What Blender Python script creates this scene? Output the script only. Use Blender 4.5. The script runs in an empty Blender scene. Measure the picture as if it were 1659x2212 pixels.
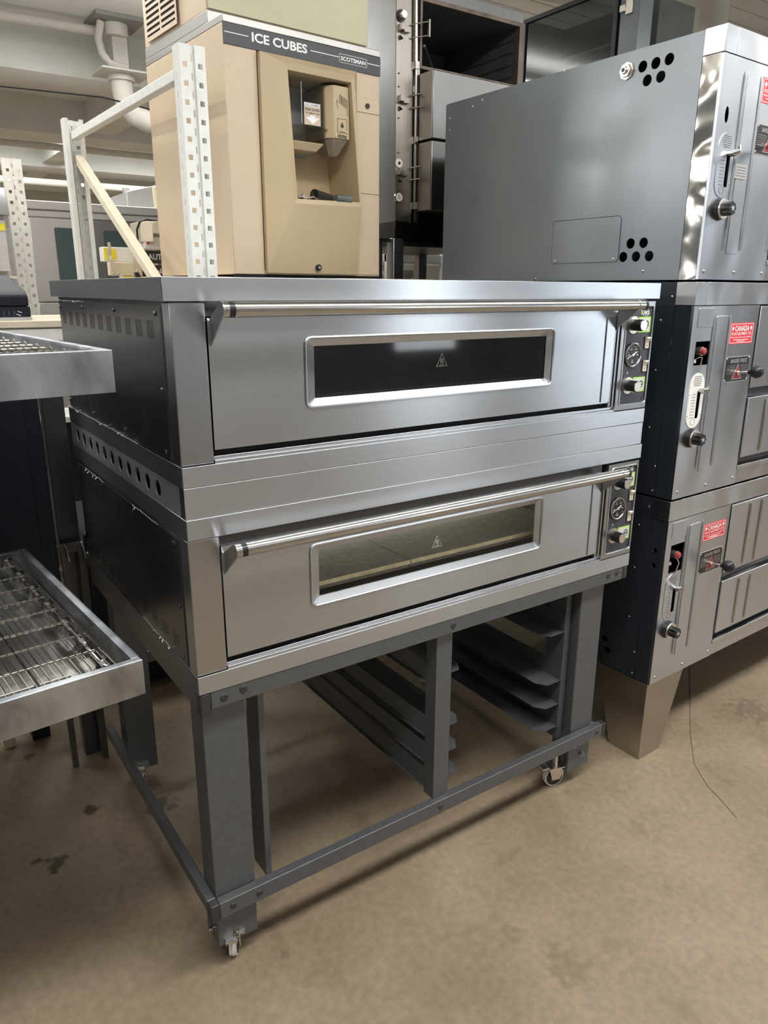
import bpy, bmesh, math, random
from mathutils import Matrix, Vector
random.seed(7)
PI = math.pi
sc = bpy.context.scene
COL = sc.collection

# ------------------------------------------------------------------ camera
F_PX = 1605.05
yaw, pitch, roll = -0.6015, -0.2908, 0.0040
fw = Vector((-math.sin(yaw)*math.cos(pitch), math.cos(yaw)*math.cos(pitch), math.sin(pitch)))
rt0 = Vector((math.cos(yaw), math.sin(yaw), 0)); up0 = rt0.cross(fw)
rt = rt0*math.cos(roll) + up0*math.sin(roll); up = -rt0*math.sin(roll) + up0*math.cos(roll)
cd = bpy.data.cameras.new('camera'); cam = bpy.data.objects.new('camera', cd); COL.objects.link(cam)
cam.matrix_world = Matrix(((rt.x, up.x, -fw.x, -0.4648), (rt.y, up.y, -fw.y, -1.3669), (rt.z, up.z, -fw.z, 1.5853), (0, 0, 0, 1)))
cd.sensor_fit = 'VERTICAL'; cd.sensor_height = 32.0; cd.lens = F_PX/2212*32.0
cd.clip_start = 0.02; cd.clip_end = 100
sc.camera = cam
# ------------------------------------------------------------------ world, lights, exposure
w = bpy.data.worlds.new('world'); sc.world = w; w.use_nodes = True
w.node_tree.nodes['Background'].inputs[0].default_value = (0.93, 0.97, 1.0, 1)
w.node_tree.nodes['Background'].inputs[1].default_value = 0.15
sc.view_settings.view_transform = 'Standard'; sc.view_settings.look = 'None'
sc.view_settings.exposure = 0.4; sc.view_settings.gamma = 1.0; sc.view_settings.use_curve_mapping = False

def area(name, loc, sx, sy, power, rz=0, col=(1, .99, .975), aim=None):
    l = bpy.data.lights.new(name, 'AREA'); l.shape = 'RECTANGLE'; l.size = sx; l.size_y = sy
    l.energy = power; l.color = col
    o = bpy.data.objects.new(name, l); COL.objects.link(o); o.location = loc
    o.rotation_euler = (0, 0, rz)
    if aim: o.rotation_euler = (Vector(aim)-Vector(loc)).to_track_quat('-Z', 'Y').to_euler()
    return o
# fluorescent rows hanging under the ceiling
def tube(x, y, sx, sy, power, up=.25):
    area('tube_light', (x, y, 3.42), sx, sy, power)
    area('tube_uplight', (x, y, 3.46), sx, sy, power*up).rotation_euler = (PI, 0, 0)
tube(1.0, -1.20, 5.0, .45, 105)
tube(6.2, -1.25, 3.6, .22, 60)
tube(1.2, -4.2, 6.0, .3, 34)
tube(1.8, 4.3, 5.0, .25, 48, 1.0)
tube(6.0, 4.3, 3.0, .25, 35, .6)
tube(2.0, 9.6, 9.0, .3, 160, .7)
tube(-2.8, 1.4, .3, 3.2, 80)
tube(-.2, 2.0, 1.8, .2, 16, 1.0)
area('high_bay_light', (-5.5, 5.4, 3.25), 1.2, .45, 46, aim=(1.5, .3, 2.0))
# cool area lights added for the bright reflections in the steel fronts
area('reflection_light_right', (9.0, -5.85, 1.6), 3.2, 2.9, 66, col=(.86, .93, 1), aim=(9.0, 0, 1.6))
area('reflection_light_mid', (5.1, -5.85, 1.9), .9, 2.0, 22, col=(.9, .95, 1), aim=(5.1, 0, 1.9))

# ------------------------------------------------------------------ materials
MATS = {}
def base(name, col, rough=.5, metal=0., **k):
    if name in MATS: return MATS[name]
    m = bpy.data.materials.new(name); m.use_nodes = True
    b = m.node_tree.nodes['Principled BSDF']
    b.inputs['Base Color'].default_value = (*col, 1); b.inputs['Roughness'].default_value = rough
    b.inputs['Metallic'].default_value = metal
    for a, v in k.items():
        b.inputs[a.replace('_', ' ')].default_value = v
    MATS[name] = m; return m
def noise_node(nt, scale, detail=3, vec_scale=None, dist=0.0):
    n = nt.nodes.new('ShaderNodeTexNoise'); n.inputs['Scale'].default_value = scale
    n.inputs['Detail'].default_value = detail; n.inputs['Distortion'].default_value = dist
    tc = nt.nodes.new('ShaderNodeTexCoord'); mp = nt.nodes.new('ShaderNodeMapping')
    nt.links.new(tc.outputs['Object'], mp.inputs[0]); nt.links.new(mp.outputs[0], n.inputs['Vector'])
    if vec_scale: mp.inputs['Scale'].default_value = vec_scale
    return n
def ramp(nt, src, stops):
    r = nt.nodes.new('ShaderNodeValToRGB'); nt.links.new(src, r.inputs[0]); e = r.color_ramp.elements
    while len(e) < len(stops): e.new(.5)
    for el, (p, c) in zip(e, stops):
        el.position = p; el.color = (*c, 1) if len(c) == 3 else c
    return r
def metal(name, col=(.6, .6, .6), rough=.3, brush=(1.5, 1.5, 260), var=.06, smear=4, bump=.02, dents=0., dscale=3, metallic=1.0, aniso=0., tan=(0, 0, 1), grain=.04, swirl=0.):
    """brushed sheet metal: fine stretched grain, soft wear variation, optional large dents"""
    if name in MATS: return MATS[name]
    m = base(name, col, rough, metallic); nt = m.node_tree; b = nt.nodes['Principled BSDF']
    g = noise_node(nt, 1.0, 2, brush); s = noise_node(nt, smear, 1.5)
    mr = nt.nodes.new('ShaderNodeMapRange'); nt.links.new(s.outputs[0], mr.inputs[0])
    mr.inputs[1].default_value = .1; mr.inputs[2].default_value = .9
    mr.inputs[3].default_value = max(.03, rough-var); mr.inputs[4].default_value = rough+var
    nt.links.new(mr.outputs[0], b.inputs['Roughness'])
    c0 = [c*(1-grain) for c in col]; c1 = [min(1, c*(1+grain)) for c in col]; brush2 = [q*(3 if q > 100 else 1) for q in brush]; g.inputs['Scale'].default_value = 1
    g.inputs['Vector'].links[0].from_node.inputs['Scale'].default_value = brush2
    r = ramp(nt, g.outputs[0], [(.3, c0), (.7, c1)]); co = r.outputs[0]
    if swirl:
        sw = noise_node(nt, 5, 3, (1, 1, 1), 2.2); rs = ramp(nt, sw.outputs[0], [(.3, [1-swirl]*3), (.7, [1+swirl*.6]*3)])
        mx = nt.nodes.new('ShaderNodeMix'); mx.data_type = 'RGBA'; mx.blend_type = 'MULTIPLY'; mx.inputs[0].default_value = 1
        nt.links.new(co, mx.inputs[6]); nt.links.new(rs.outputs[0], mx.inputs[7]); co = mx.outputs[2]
    nt.links.new(co, b.inputs['Base Color'])
    if aniso:
        b.inputs['Anisotropic'].default_value = aniso
        tv = nt.nodes.new('ShaderNodeCombineXYZ')
        for i in range(3): tv.inputs[i].default_value = tan[i]
        nt.links.new(tv.outputs[0], b.inputs['Tangent'])
    bp = nt.nodes.new('ShaderNodeBump'); bp.inputs['Strength'].default_value = bump*.25; bp.inputs['Distance'].default_value = .0004
    nt.links.new(g.outputs[0], bp.inputs['Height'])
    last = bp
    if dents:
        d = noise_node(nt, dscale, 1, None, .3); b2 = nt.nodes.new('ShaderNodeBump')
        b2.inputs['Strength'].default_value = dents; b2.inputs['Distance'].default_value = .03
        nt.links.new(d.outputs[0], b2.inputs['Height']); nt.links.new(bp.outputs[0], b2.inputs['Normal']); last = b2
    nt.links.new(last.outputs[0], b.inputs['Normal'])
    return m
def mottled(name, col, rough=.5, scale=20, amt=.1, bump=0., metallic=0., bscale=None, **k):
    if name in MATS: return MATS[name]
    m = base(name, col, rough, metallic, **k); nt = m.node_tree; b = nt.nodes['Principled BSDF']
    n = noise_node(nt, scale, 4)
    r = ramp(nt, n.outputs[0], [(.3, [c*(1-amt) for c in col]), (.7, [min(1, c*(1+amt)) for c in col])])
    nt.links.new(r.outputs[0], b.inputs['Base Color'])
    if bump:
        n2 = noise_node(nt, bscale or scale, 3)
        bp = nt.nodes.new('ShaderNodeBump'); bp.inputs['Strength'].default_value = bump; bp.inputs['Distance'].default_value = .002
        nt.links.new(n2.outputs[0], bp.inputs['Height']); nt.links.new(bp.outputs[0], b.inputs['Normal'])
    return m
def glassy(name, tint=(.3, .33, .36), rough=.03, ior=1.5):
    m = bpy.data.materials.new(name); m.use_nodes = True; nt = m.node_tree; nt.nodes.clear()
    o = nt.nodes.new('ShaderNodeOutputMaterial'); mx = nt.nodes.new('ShaderNodeMixShader')
    t = nt.nodes.new('ShaderNodeBsdfTransparent'); t.inputs[0].default_value = (*tint, 1)
    g = nt.nodes.new('ShaderNodeBsdfGlossy'); g.inputs['Roughness'].default_value = rough
    f = nt.nodes.new('ShaderNodeFresnel'); f.inputs[0].default_value = ior
    ge = nt.nodes.new('ShaderNodeNewGeometry'); su = nt.nodes.new('ShaderNodeMath'); su.operation = 'SUBTRACT'; su.inputs[0].default_value = 1; su.use_clamp = True
    nt.links.new(ge.outputs['Backfacing'], su.inputs[1]); mu = nt.nodes.new('ShaderNodeMath'); mu.operation = 'MULTIPLY'
    nt.links.new(f.outputs[0], mu.inputs[0]); nt.links.new(su.outputs[0], mu.inputs[1])
    nt.links.new(mu.outputs[0], mx.inputs[0]); nt.links.new(t.outputs[0], mx.inputs[1]); nt.links.new(g.outputs[0], mx.inputs[2])
    nt.links.new(mx.outputs[0], o.inputs[0]); MATS[name] = m; return m

STEEL = metal('brushed_steel', (.515, .54, .575), .29, aniso=.82, var=.03)
STEELV = metal('brushed_steel_upright', (.46, .475, .495), .32, brush=(260, 260, 1.5), aniso=.5, tan=(1, 0, 0))
STEELD = metal('door_steel', (.505, .53, .56), .27, brush=(1.2, 1.2, 320), var=.04, smear=3, aniso=.82)
STEELSIDE = metal('darkened_side_steel', (.13, .135, .15), .26, brush=(1, 1, 200), var=.03, metallic=.85)  # oven side stainless, its dark reflections put into the colour
STEELTRIMSIDE = metal('trim_shade_steel', (.12, .122, .13), .35, metallic=.5)  # darker copy of the trim steel, shade of the left ends painted in
SPACER = metal('spacer_side_steel', (.26, .27, .27), .4, metallic=.35)
CHROME = metal('polished_tube', (.50, .49, .47), .2, brush=(60, 60, 60), var=.03)
STAND = mottled('stand_paint', (.125, .133, .143), .36, 60, .07, .03, bscale=300, metallic=.5)
STAND_EDGE = mottled('stand_cap_plastic', (.03, .03, .035), .45, 40, .2)
BLACK = base('black_plastic', (.012, .012, .014), .35)
BLACKHOLE = base('dark_opening', (.006, .006, .007), .9)
PANEL = mottled('panel_face', (.045, .048, .06), .38, 80, .1)
WHITE = base('white_print', (.85, .85, .85), .5)
LIME = base('lime_sticker', (.42, .72, .13), .5)
GREYS = base('grey_sticker', (.6, .62, .63), .5)
IVORY = base('ivory_switch', (.72, .66, .55), .45)
ALU = metal('satin_aluminium', (.75, .70, .64), .33, brush=(80, 80, 80))
GLASS = glassy('oven_glass', (.86, .87, .86))
GLASSB = glassy('oven_glass_dark', (.42, .45, .5), .05, 1.75)
CLEAR = glassy('clear_plastic', (.86, .87, .87), .06)
STONE = mottled('deck_stone', (.50, .49, .42), .8, 60, .15)
STONE_EDGE = mottled('stone_edge', (.92, .72, .44), .8, 60, .15)
CAVITY = mottled('oven_cavity', (.10, .105, .10), .6, 8, .2)
BPGREY = metal('grey_painted_panel', (.165, .19, .205), .30, brush=(200, 200, 2), var=.06, smear=7, dents=.30, dscale=2.6, metallic=.30, grain=.02)
for k_, v_ in (('Coat Weight', .55), ('Coat Roughness', .24)): BPGREY.node_tree.nodes['Principled BSDF'].inputs[k_].default_value = v_
BPDARK = metal('dark_painted_panel', (.052, .062, .078), .22, brush=(150, 150, 2), var=.03, dents=.12, dscale=2, metallic=.6)
BPSTEEL = metal('worn_front_steel', (.54, .56, .595), .30, brush=(180, 180, 2), var=.05, dents=.26, dscale=4, aniso=.75)
BPCHROME = metal('crumpled_polished_strip', (.56, .54, .49), .13, brush=(30, 30, 30), var=.03, dents=.9, dscale=7)
BPCAP = metal('cap_steel', (.56, .565, .58), .30, aniso=.7, brush=(1.5, 1.5, 100), dents=.3, dscale=5)
BPDOOR = metal('deck_door_steel', (.55, .56, .58), .33, brush=(200, 200, 2), aniso=.75, var=.05, dents=.12, dscale=2)
BPLEG = metal('leg_steel', (.44, .41, .36), .26, brush=(200, 200, 2), var=.04)
RED = base('red_sticker', (.72, .03, .045), .4)
REDLAMP = base('red_lamp', (.36, .045, .055), .25)
MAROON = base('maroon_triangle', (.25, .02, .035), .4)
STICKBLK = base('black_plate', (.012, .014, .018), .35)
BEIGE = mottled('beige_enamel', (.60, .475, .335), .36, 6, .04, .22, bscale=260)
BEIGE2 = mottled('beige_moulding', (.50, .385, .235), .42, 5, .05, .03, bscale=120)
PALE = mottled('pale_cover', (.62, .60, .42), .55, 3, .04)
BROWNSTRIP = base('dark_brand_strip', (.045, .045, .052), .4)
STRIPSTEEL = metal('top_strip_steel', (.42, .415, .40), .42)
RACK = mottled('rack_paint', (.76, .765, .73), .45, 30, .05)
RACKC = mottled('rack_paint_cream', (.72, .64, .50), .45, 20, .06)
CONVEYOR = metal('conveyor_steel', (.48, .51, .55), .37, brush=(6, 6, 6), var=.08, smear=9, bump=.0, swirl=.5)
WIRE = metal('belt_wire', (.36, .33, .29), .3, brush=(40, 40, 40))
TRAYIN = metal('tray_inside', (.62, .61, .58), .30, brush=(6, 6, 6), var=.1)
NAVY = metal('black_cabinet', (.012, .015, .024), .5, brush=(60, 60, 2), metallic=0)
NAVY.node_tree.nodes['Principled BSDF'].inputs['Specular IOR Level'].default_value = .25
CEIL = mottled('ceiling_paint', (.74, .745, .715), .8, 2, .05)
CEILB = mottled('beam_paint', (.72, .725, .695), .75, 3, .05)
PIPE = mottled('painted_pipe', (.62, .60, .54), .6, 6, .06)
WALL = mottled('wall_paint', (.60, .58, .50), .8, 2, .06)
GREYST = metal('background_steel', (.60, .59, .58), .4, brush=(3, 3, 90), var=.08, metallic=.6)
RUST = mottled('rusty_steel', (.22, .17, .14), .5, 12, .3, metallic=.6)
STEAM = metal('steamer_steel', (.40, .37, .33), .38, brush=(60, 60, 2), var=.07, dents=.1)
STEAMS = metal('steamer_side_steel', (.27, .27, .27), .38, brush=(60, 60, 2), var=.05, dents=.3, dscale=2)
YELLOW = base('yellow_label', (.85, .70, .03), .5)
CREAM = mottled('cream_plastic', (.72, .64, .47), .5, 8, .06)
PAPER = mottled('paper_label', (.8, .8, .76), .6, 20, .05)
ORANGE = base('orange_tub', (.75, .33, .06), .5)
WINDOWG = metal('cabinet_window', (.10, .14, .14), .18, brush=(3, 3, 3), metallic=.3)

# ------------------------------------------------------------------ mesh helpers
def rotz(a): return Matrix.Rotation(a, 4, 'Z')
SIDE = rotz(-PI/2)      # local x -> -depth, local y -> into the body: for faces that look to -X
class MB:
    def __init__(s): s.bm = bmesh.new(); s.M = Matrix.Identity(4)
    def _v(s, c): return s.bm.verts.new(s.M @ Vector(c))
    def face(s, pts, m=0, smooth=False):
        f = s.bm.faces.new([s._v(p) for p in pts]); f.material_index = m; f.smooth = smooth; return f
    def hull(s, lo, hi, m=0):
        n = len(lo); a = [s._v(p) for p in lo]; b = [s._v(p) for p in hi]
        fs = [s.bm.faces.new(a[::-1]), s.bm.faces.new(b)]
        for i in range(n): fs.append(s.bm.faces.new([a[i], a[(i+1) % n], b[(i+1) % n], b[i]]))
        for f in fs: f.material_index = m
        return s
    def box(s, x0, x1, y0, y1, z0, z1, m=0):
        return s.hull([(x0, y0, z0), (x1, y0, z0), (x1, y1, z0), (x0, y1, z0)], [(x0, y0, z1), (x1, y0, z1), (x1, y1, z1), (x0, y1, z1)], m)
    def prism_y(s, poly, y0, y1, m=0):        # poly in x,z
        return s.hull([(x, y1, z) for x, z in poly], [(x, y0, z) for x, z in poly], m)
    def prism_x(s, poly, x0, x1, m=0):        # poly in y,z
        return s.hull([(x0, y, z) for y, z in poly], [(x1, y, z) for y, z in poly], m)
    def prism_z(s, poly, z0, z1, m=0):
        return s.hull([(x, y, z0) for x, y in poly], [(x, y, z1) for x, y in poly], m)
    def cyl(s, p0, p1, r, n=20, m=0, r1=None, cap=True, smooth=True):
        p0, p1 = Vector(p0), Vector(p1); d = (p1-p0).normalized(); q = d.to_track_quat('Z', 'Y').to_matrix()
        if r1 is None: r1 = r
        ring = lambda p, rr: [s._v(p + q @ Vector((rr*math.cos(2*PI*i/n), rr*math.sin(2*PI*i/n), 0))) for i in range(n)]
        a, b = ring(p0, r), ring(p1, r1)
        for i in range(n):
            f = s.bm.faces.new([a[i], a[(i+1) % n], b[(i+1) % n], b[i]]); f.material_index = m; f.smooth = smooth
        if cap:
            for vs in (a[::-1], b):
                f = s.bm.faces.new(vs); f.material_index = m
        return s
    def tube(s, pts, r, n=8, m=0, cap=True, closed=False):
        P = [Vector(p) for p in pts]; rings = []; N = len(P); prev = None
        for i, p in enumerate(P):
            if closed: d = P[(i+1) % N]-P[i-1]
            else: d = P[min(i+1, N-1)]-P[max(i-1, 0)]
            d.normalize()
            if prev is None: u = d.orthogonal().normalized()
            else: u = (prev - d*prev.dot(d)).normalized()
            prev = u; v = d.cross(u)
            rings.append([s._v(p+(u*math.cos(2*PI*k/n)+v*math.sin(2*PI*k/n))*r) for k in range(n)])
        for i in range(N if closed else N-1):
            a, b = rings[i], rings[(i+1) % N]
            for k in range(n):
                f = s.bm.faces.new([a[k], a[(k+1) % n], b[(k+1) % n], b[k]]); f.material_index = m; f.smooth = True
        if cap and not closed:
            for vs in (rings[0][::-1], rings[-1]):
                f = s.bm.faces.new(vs); f.material_index = m
        return s
    def sphere(s, c, r, m=0, sc=(1, 1, 1), u=20, v=12):
        g = bmesh.ops.create_uvsphere(s.bm, u_segments=u, v_segments=v, radius=r, matrix=s.M @ Matrix.Translation(c) @ Matrix.Diagonal((*sc, 1)))
        for vv in g['verts']:
            for f in vv.link_faces: f.material_index = m; f.smooth = True
        return s
    def plate(s, outer, holes, y0, y1, m=0):
        """sheet in the local x-z plane with real holes, thickness y0..y1"""
        es = []
        for loop in [outer]+holes:
            vs = [s._v((x, y0, z)) for x, z in loop]
            es += [s.bm.edges.new((vs[i], vs[(i+1) % len(vs)])) for i in range(len(vs))]
        g = bmesh.ops.triangle_fill(s.bm, use_beauty=True, use_dissolve=False, edges=es)
        fs = [x for x in g['geom'] if isinstance(x, bmesh.types.BMFace)]
        for f in fs: f.material_index = m
        e = bmesh.ops.extrude_face_region(s.bm, geom=fs)
        vv = [x for x in e['geom'] if isinstance(x, bmesh.types.BMVert)]
        d = (s.M.to_3x3() @ Vector((0, y1-y0, 0)))
        for v in vv: v.co += d
        for x in e['geom']:
            if isinstance(x, bmesh.types.BMFace): x.material_index = m
        for v in vv:
            for f in v.link_faces: f.material_index = m
        return s
    def text(s, txt, x0, x1, z0, z1, y, m=0, bold=0.0, depth=.0006, shear=0):
        cu = bpy.data.curves.new('t', 'FONT'); cu.body = txt; cu.size = 1; cu.offset = bold; cu.shear = shear; cu.resolution_u = 3
        o = bpy.data.objects.new('t', cu); COL.objects.link(o)
        dg = bpy.context.evaluated_depsgraph_get(); dg.update()
        me = bpy.data.meshes.new_from_object(o.evaluated_get(dg)); bpy.data.objects.remove(o)
        X = [v.co.x for v in me.vertices]; Z = [v.co.y for v in me.vertices]
        a0, a1, b0, b1 = min(X), max(X), min(Z), max(Z); vm = {}
        for v in me.vertices:
            vm[v.index] = s._v((x0+(v.co.x-a0)/(a1-a0)*(x1-x0), y-depth, z0+(v.co.y-b0)/(b1-b0)*(z1-z0)))
        for p in me.polygons:
            try: f = s.bm.faces.new([vm[i] for i in p.vertices]); f.material_index = m
            except ValueError: pass
        bpy.data.meshes.remove(me); return s
    def build(s, name, mats, parent=None, bevel=0, label=None, smooth_angle=35, recalc=True):
        if recalc: bmesh.ops.recalc_face_normals(s.bm, faces=s.bm.faces)
        me = bpy.data.meshes.new(name); s.bm.to_mesh(me); s.bm.free()
        for m in (mats if isinstance(mats, (list, tuple)) else [mats]): me.materials.append(m)
        me.polygons.foreach_set('use_smooth', [True]*len(me.polygons)); me.set_sharp_from_angle(angle=math.radians(smooth_angle))
        o = bpy.data.objects.new(name, me); COL.objects.link(o)
        if parent: o.parent = parent
        if label: o['label'] = label
        if bevel:
            b = o.modifiers.new('bevel', 'BEVEL'); b.width = bevel; b.segments = 2; b.limit_method = 'ANGLE'; b.angle_limit = math.radians(40); b.harden_normals = False
        return o
def circ(cx, cz, r, n=24, rz=None): return [(cx+r*math.cos(2*PI*i/n), cz+(rz or r)*math.sin(2*PI*i/n)) for i in range(n)]
def rrect(x0, x1, z0, z1, r, n=5):
    out = []
    for cx, cz, a in ((x1-r, z1-r, 0), (x0+r, z1-r, PI/2), (x0+r, z0+r, PI), (x1-r, z0+r, 3*PI/2)):
        out += [(cx+r*math.cos(a+PI/2*i/n), cz+r*math.sin(a+PI/2*i/n)) for i in range(n+1)]
    return out
def rect(x0, x1, z0, z1): return [(x0, z0), (x1, z0), (x1, z1), (x0, z1)]
def tag(o, label, cat, group=None):
    o['label'] = label; o['category'] = cat
    if group: o['group'] = group
    return o
def thing(name, label, cat, loc=(0, 0, 0), rz=0, group=None):
    o = bpy.data.objects.new(name, None); COL.objects.link(o); o.location = loc; o.rotation_euler = (0, 0, rz); o.empty_display_size = .1
    return tag(o, label, cat, group)
def struct(name, mb, mat, bevel=0):
    o = mb.build(name, mat, None, bevel); o['kind'] = 'structure'; return o
def copy_tree(o, parent=None):
    c = o.copy(); COL.objects.link(c)
    if parent: c.parent = parent
    for ch in list(o.children): copy_tree(ch, c)
    return c

# ================================================================== SETTING
def floor_mat():
    m = base('concrete_floor', (.2, .17, .12), .45); nt = m.node_tree; b = nt.nodes['Principled BSDF']
    n1 = noise_node(nt, 2.2, 6, None, .5); n2 = noise_node(nt, 45, 5); n3 = noise_node(nt, 260, 2); n4 = noise_node(nt, 5.5, 3, None, 1.0)
    r1 = ramp(nt, n1.outputs[0], [(.25, (.205, .155, .100)), (.5, (.265, .205, .136)), (.75, (.32, .25, .172))])
    r2 = ramp(nt, n2.outputs[0], [(.25, (.82, .82, .82)), (.75, (1.12, 1.12, 1.12))])
    r3 = ramp(nt, n3.outputs[0], [(.25, (.9, .9, .9)), (.8, (1.08, 1.08, 1.08))])
    r4 = ramp(nt, n4.outputs[0], [(.28, (.82, .80, .77)), (.42, (1, 1, 1))])
    last = r1.outputs[0]
    for r in (r2, r3, r4):
        mx = nt.nodes.new('ShaderNodeMix'); mx.data_type = 'RGBA'; mx.blend_type = 'MULTIPLY'; mx.inputs[0].default_value = 1
        nt.links.new(last, mx.inputs[6]); nt.links.new(r.outputs[0], mx.inputs[7]); last = mx.outputs[2]
    # a few dark stains with a shape of their own
    tc = nt.nodes.new('ShaderNodeTexCoord')
    nz = noise_node(nt, 30, 3)
    for (x, y, rr, k) in ((-.099, .796, .035, .25), (-.246, .615, .045, .3), (-.289, .65, .022, .3), (-.213, 1.216, .03, .4), (.089, .69, .07, .45), (.72, -.45, .09, .80), (.66, -.30, .05, .85), (2.2, -.06, .12, .72), (.157, -.034, .018, .75)):
        d = nt.nodes.new('ShaderNodeVectorMath'); d.operation = 'DISTANCE'; nt.links.new(tc.outputs['Object'], d.inputs[0]); d.inputs[1].default_value = (x, y, 0)
        ad = nt.nodes.new('ShaderNodeMath'); ad.operation = 'MULTIPLY_ADD'; nt.links.new(nz.outputs[0], ad.inputs[0]); ad.inputs[1].default_value = rr*2.2; nt.links.new(d.outputs['Value'], ad.inputs[2])
        mr = nt.nodes.new('ShaderNodeMapRange'); nt.links.new(ad.outputs[0], mr.inputs[0]); mr.inputs[1].default_value = rr*1.5; mr.inputs[2].default_value = rr*1.9
        mr.inputs[3].default_value = k; mr.inputs[4].default_value = 1
        mx = nt.nodes.new('ShaderNodeMix'); mx.data_type = 'RGBA'; mx.blend_type = 'MULTIPLY'; mx.inputs[0].default_value = 1
        nt.links.new(last, mx.inputs[6]); nt.links.new(mr.outputs[0], mx.inputs[7]); last = mx.outputs[2]
    nt.links.new(last, b.inputs['Base Color'])
    mr = nt.nodes.new('ShaderNodeMapRange'); nt.links.new(n1.outputs[0], mr.inputs[0]); mr.inputs[3].default_value = .38; mr.inputs[4].default_value = .62
    nt.links.new(mr.outputs[0], b.inputs['Roughness'])
    bp = nt.nodes.new('ShaderNodeBump'); bp.inputs['Strength'].default_value = .12; bp.inputs['Distance'].default_value = .003
    nt.links.new(n2.outputs[0], bp.inputs['Height']); nt.links.new(bp.outputs[0], b.inputs['Normal'])
    return m
struct('floor', MB().box(-7, 15, -7, 14, -.1, 0), floor_mat())
mb = MB()
pts = [(2.36, .33), (2.31, .295), (2.2, .22), (2.1, .15), (1.98, .069), (1.85, -.02), (1.70, -.137), (1.66, -.19), (1.626, -.239), (1.60, -.30), (1.56, -.38)]
for (a, b2) in zip(pts, pts[1:]):
    d = Vector((b2[0]-a[0], b2[1]-a[1])).normalized()*.0012; n = (-d.y, d.x)
    mb.prism_z([(a[0]-n[0], a[1]-n[1]), (b2[0]-n[0], b2[1]-n[1]), (b2[0]+n[0], b2[1]+n[1]), (a[0]+n[0], a[1]+n[1])], .0001, .0006)
o = struct('trim_1', mb, base('floor_crack', (.07, .055, .04), .9))
# ceiling slab, cross beams, girders
struct('ceiling', MB().box(-7, 15, -7, 14, 3.62, 3.8), CEIL)
mb = MB()
for y in (5.75, 8.35, 10.95, 13.2): mb.prism_x([(y, 3.25), (y+.1, 3.20), (y+.28, 3.20), (y+.38, 3.25), (y+.38, 3.62), (y, 3.62)], -7, 15)
struct('trim_2', mb, CEILB)
mb = MB()
for x in (-2.4, 2.05, 6.6, 11.0): mb.box(x, x+.3, 3.9, 14, 3.30, 3.619)
struct('trim_3', mb, CEILB)
mb = MB()      # ceiling planks on the right bay
for i in range(26): mb.box(2.9, 11, -1.0+i*.19, -1.0+i*.19+.172, 3.60, 3.6195)
struct('trim_4', mb, CEIL)
struct('wall_back', MB().box(-7, 15, 13.6, 13.8, 0, 3.8), WALL)

mb = MB(); mb.box(-7, 6.1, -6.2, -6.0, 0, 3.8); mb.box(10.3, 15, -6.2, -6.0, 0, 3.8); mb.box(6.1, 10.3, -6.2, -6.0, 3.05, 3.8)
struct('wall_front', mb, mottled('front_wall_paint', (.40, .41, .42), .8, 2, .1))
# ================================================================== HELPERS FOR HARDWARE
def side_plate(mb, t0, t1, z0, z1, holes, y0, y1, m=0):
    mb.M = SIDE; mb.plate(rect(-t1, -t0, z0, z1), [[(-x, z) for x, z in h] for h in holes], y0, y1, m); mb.M = Matrix.Identity(4)

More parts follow.
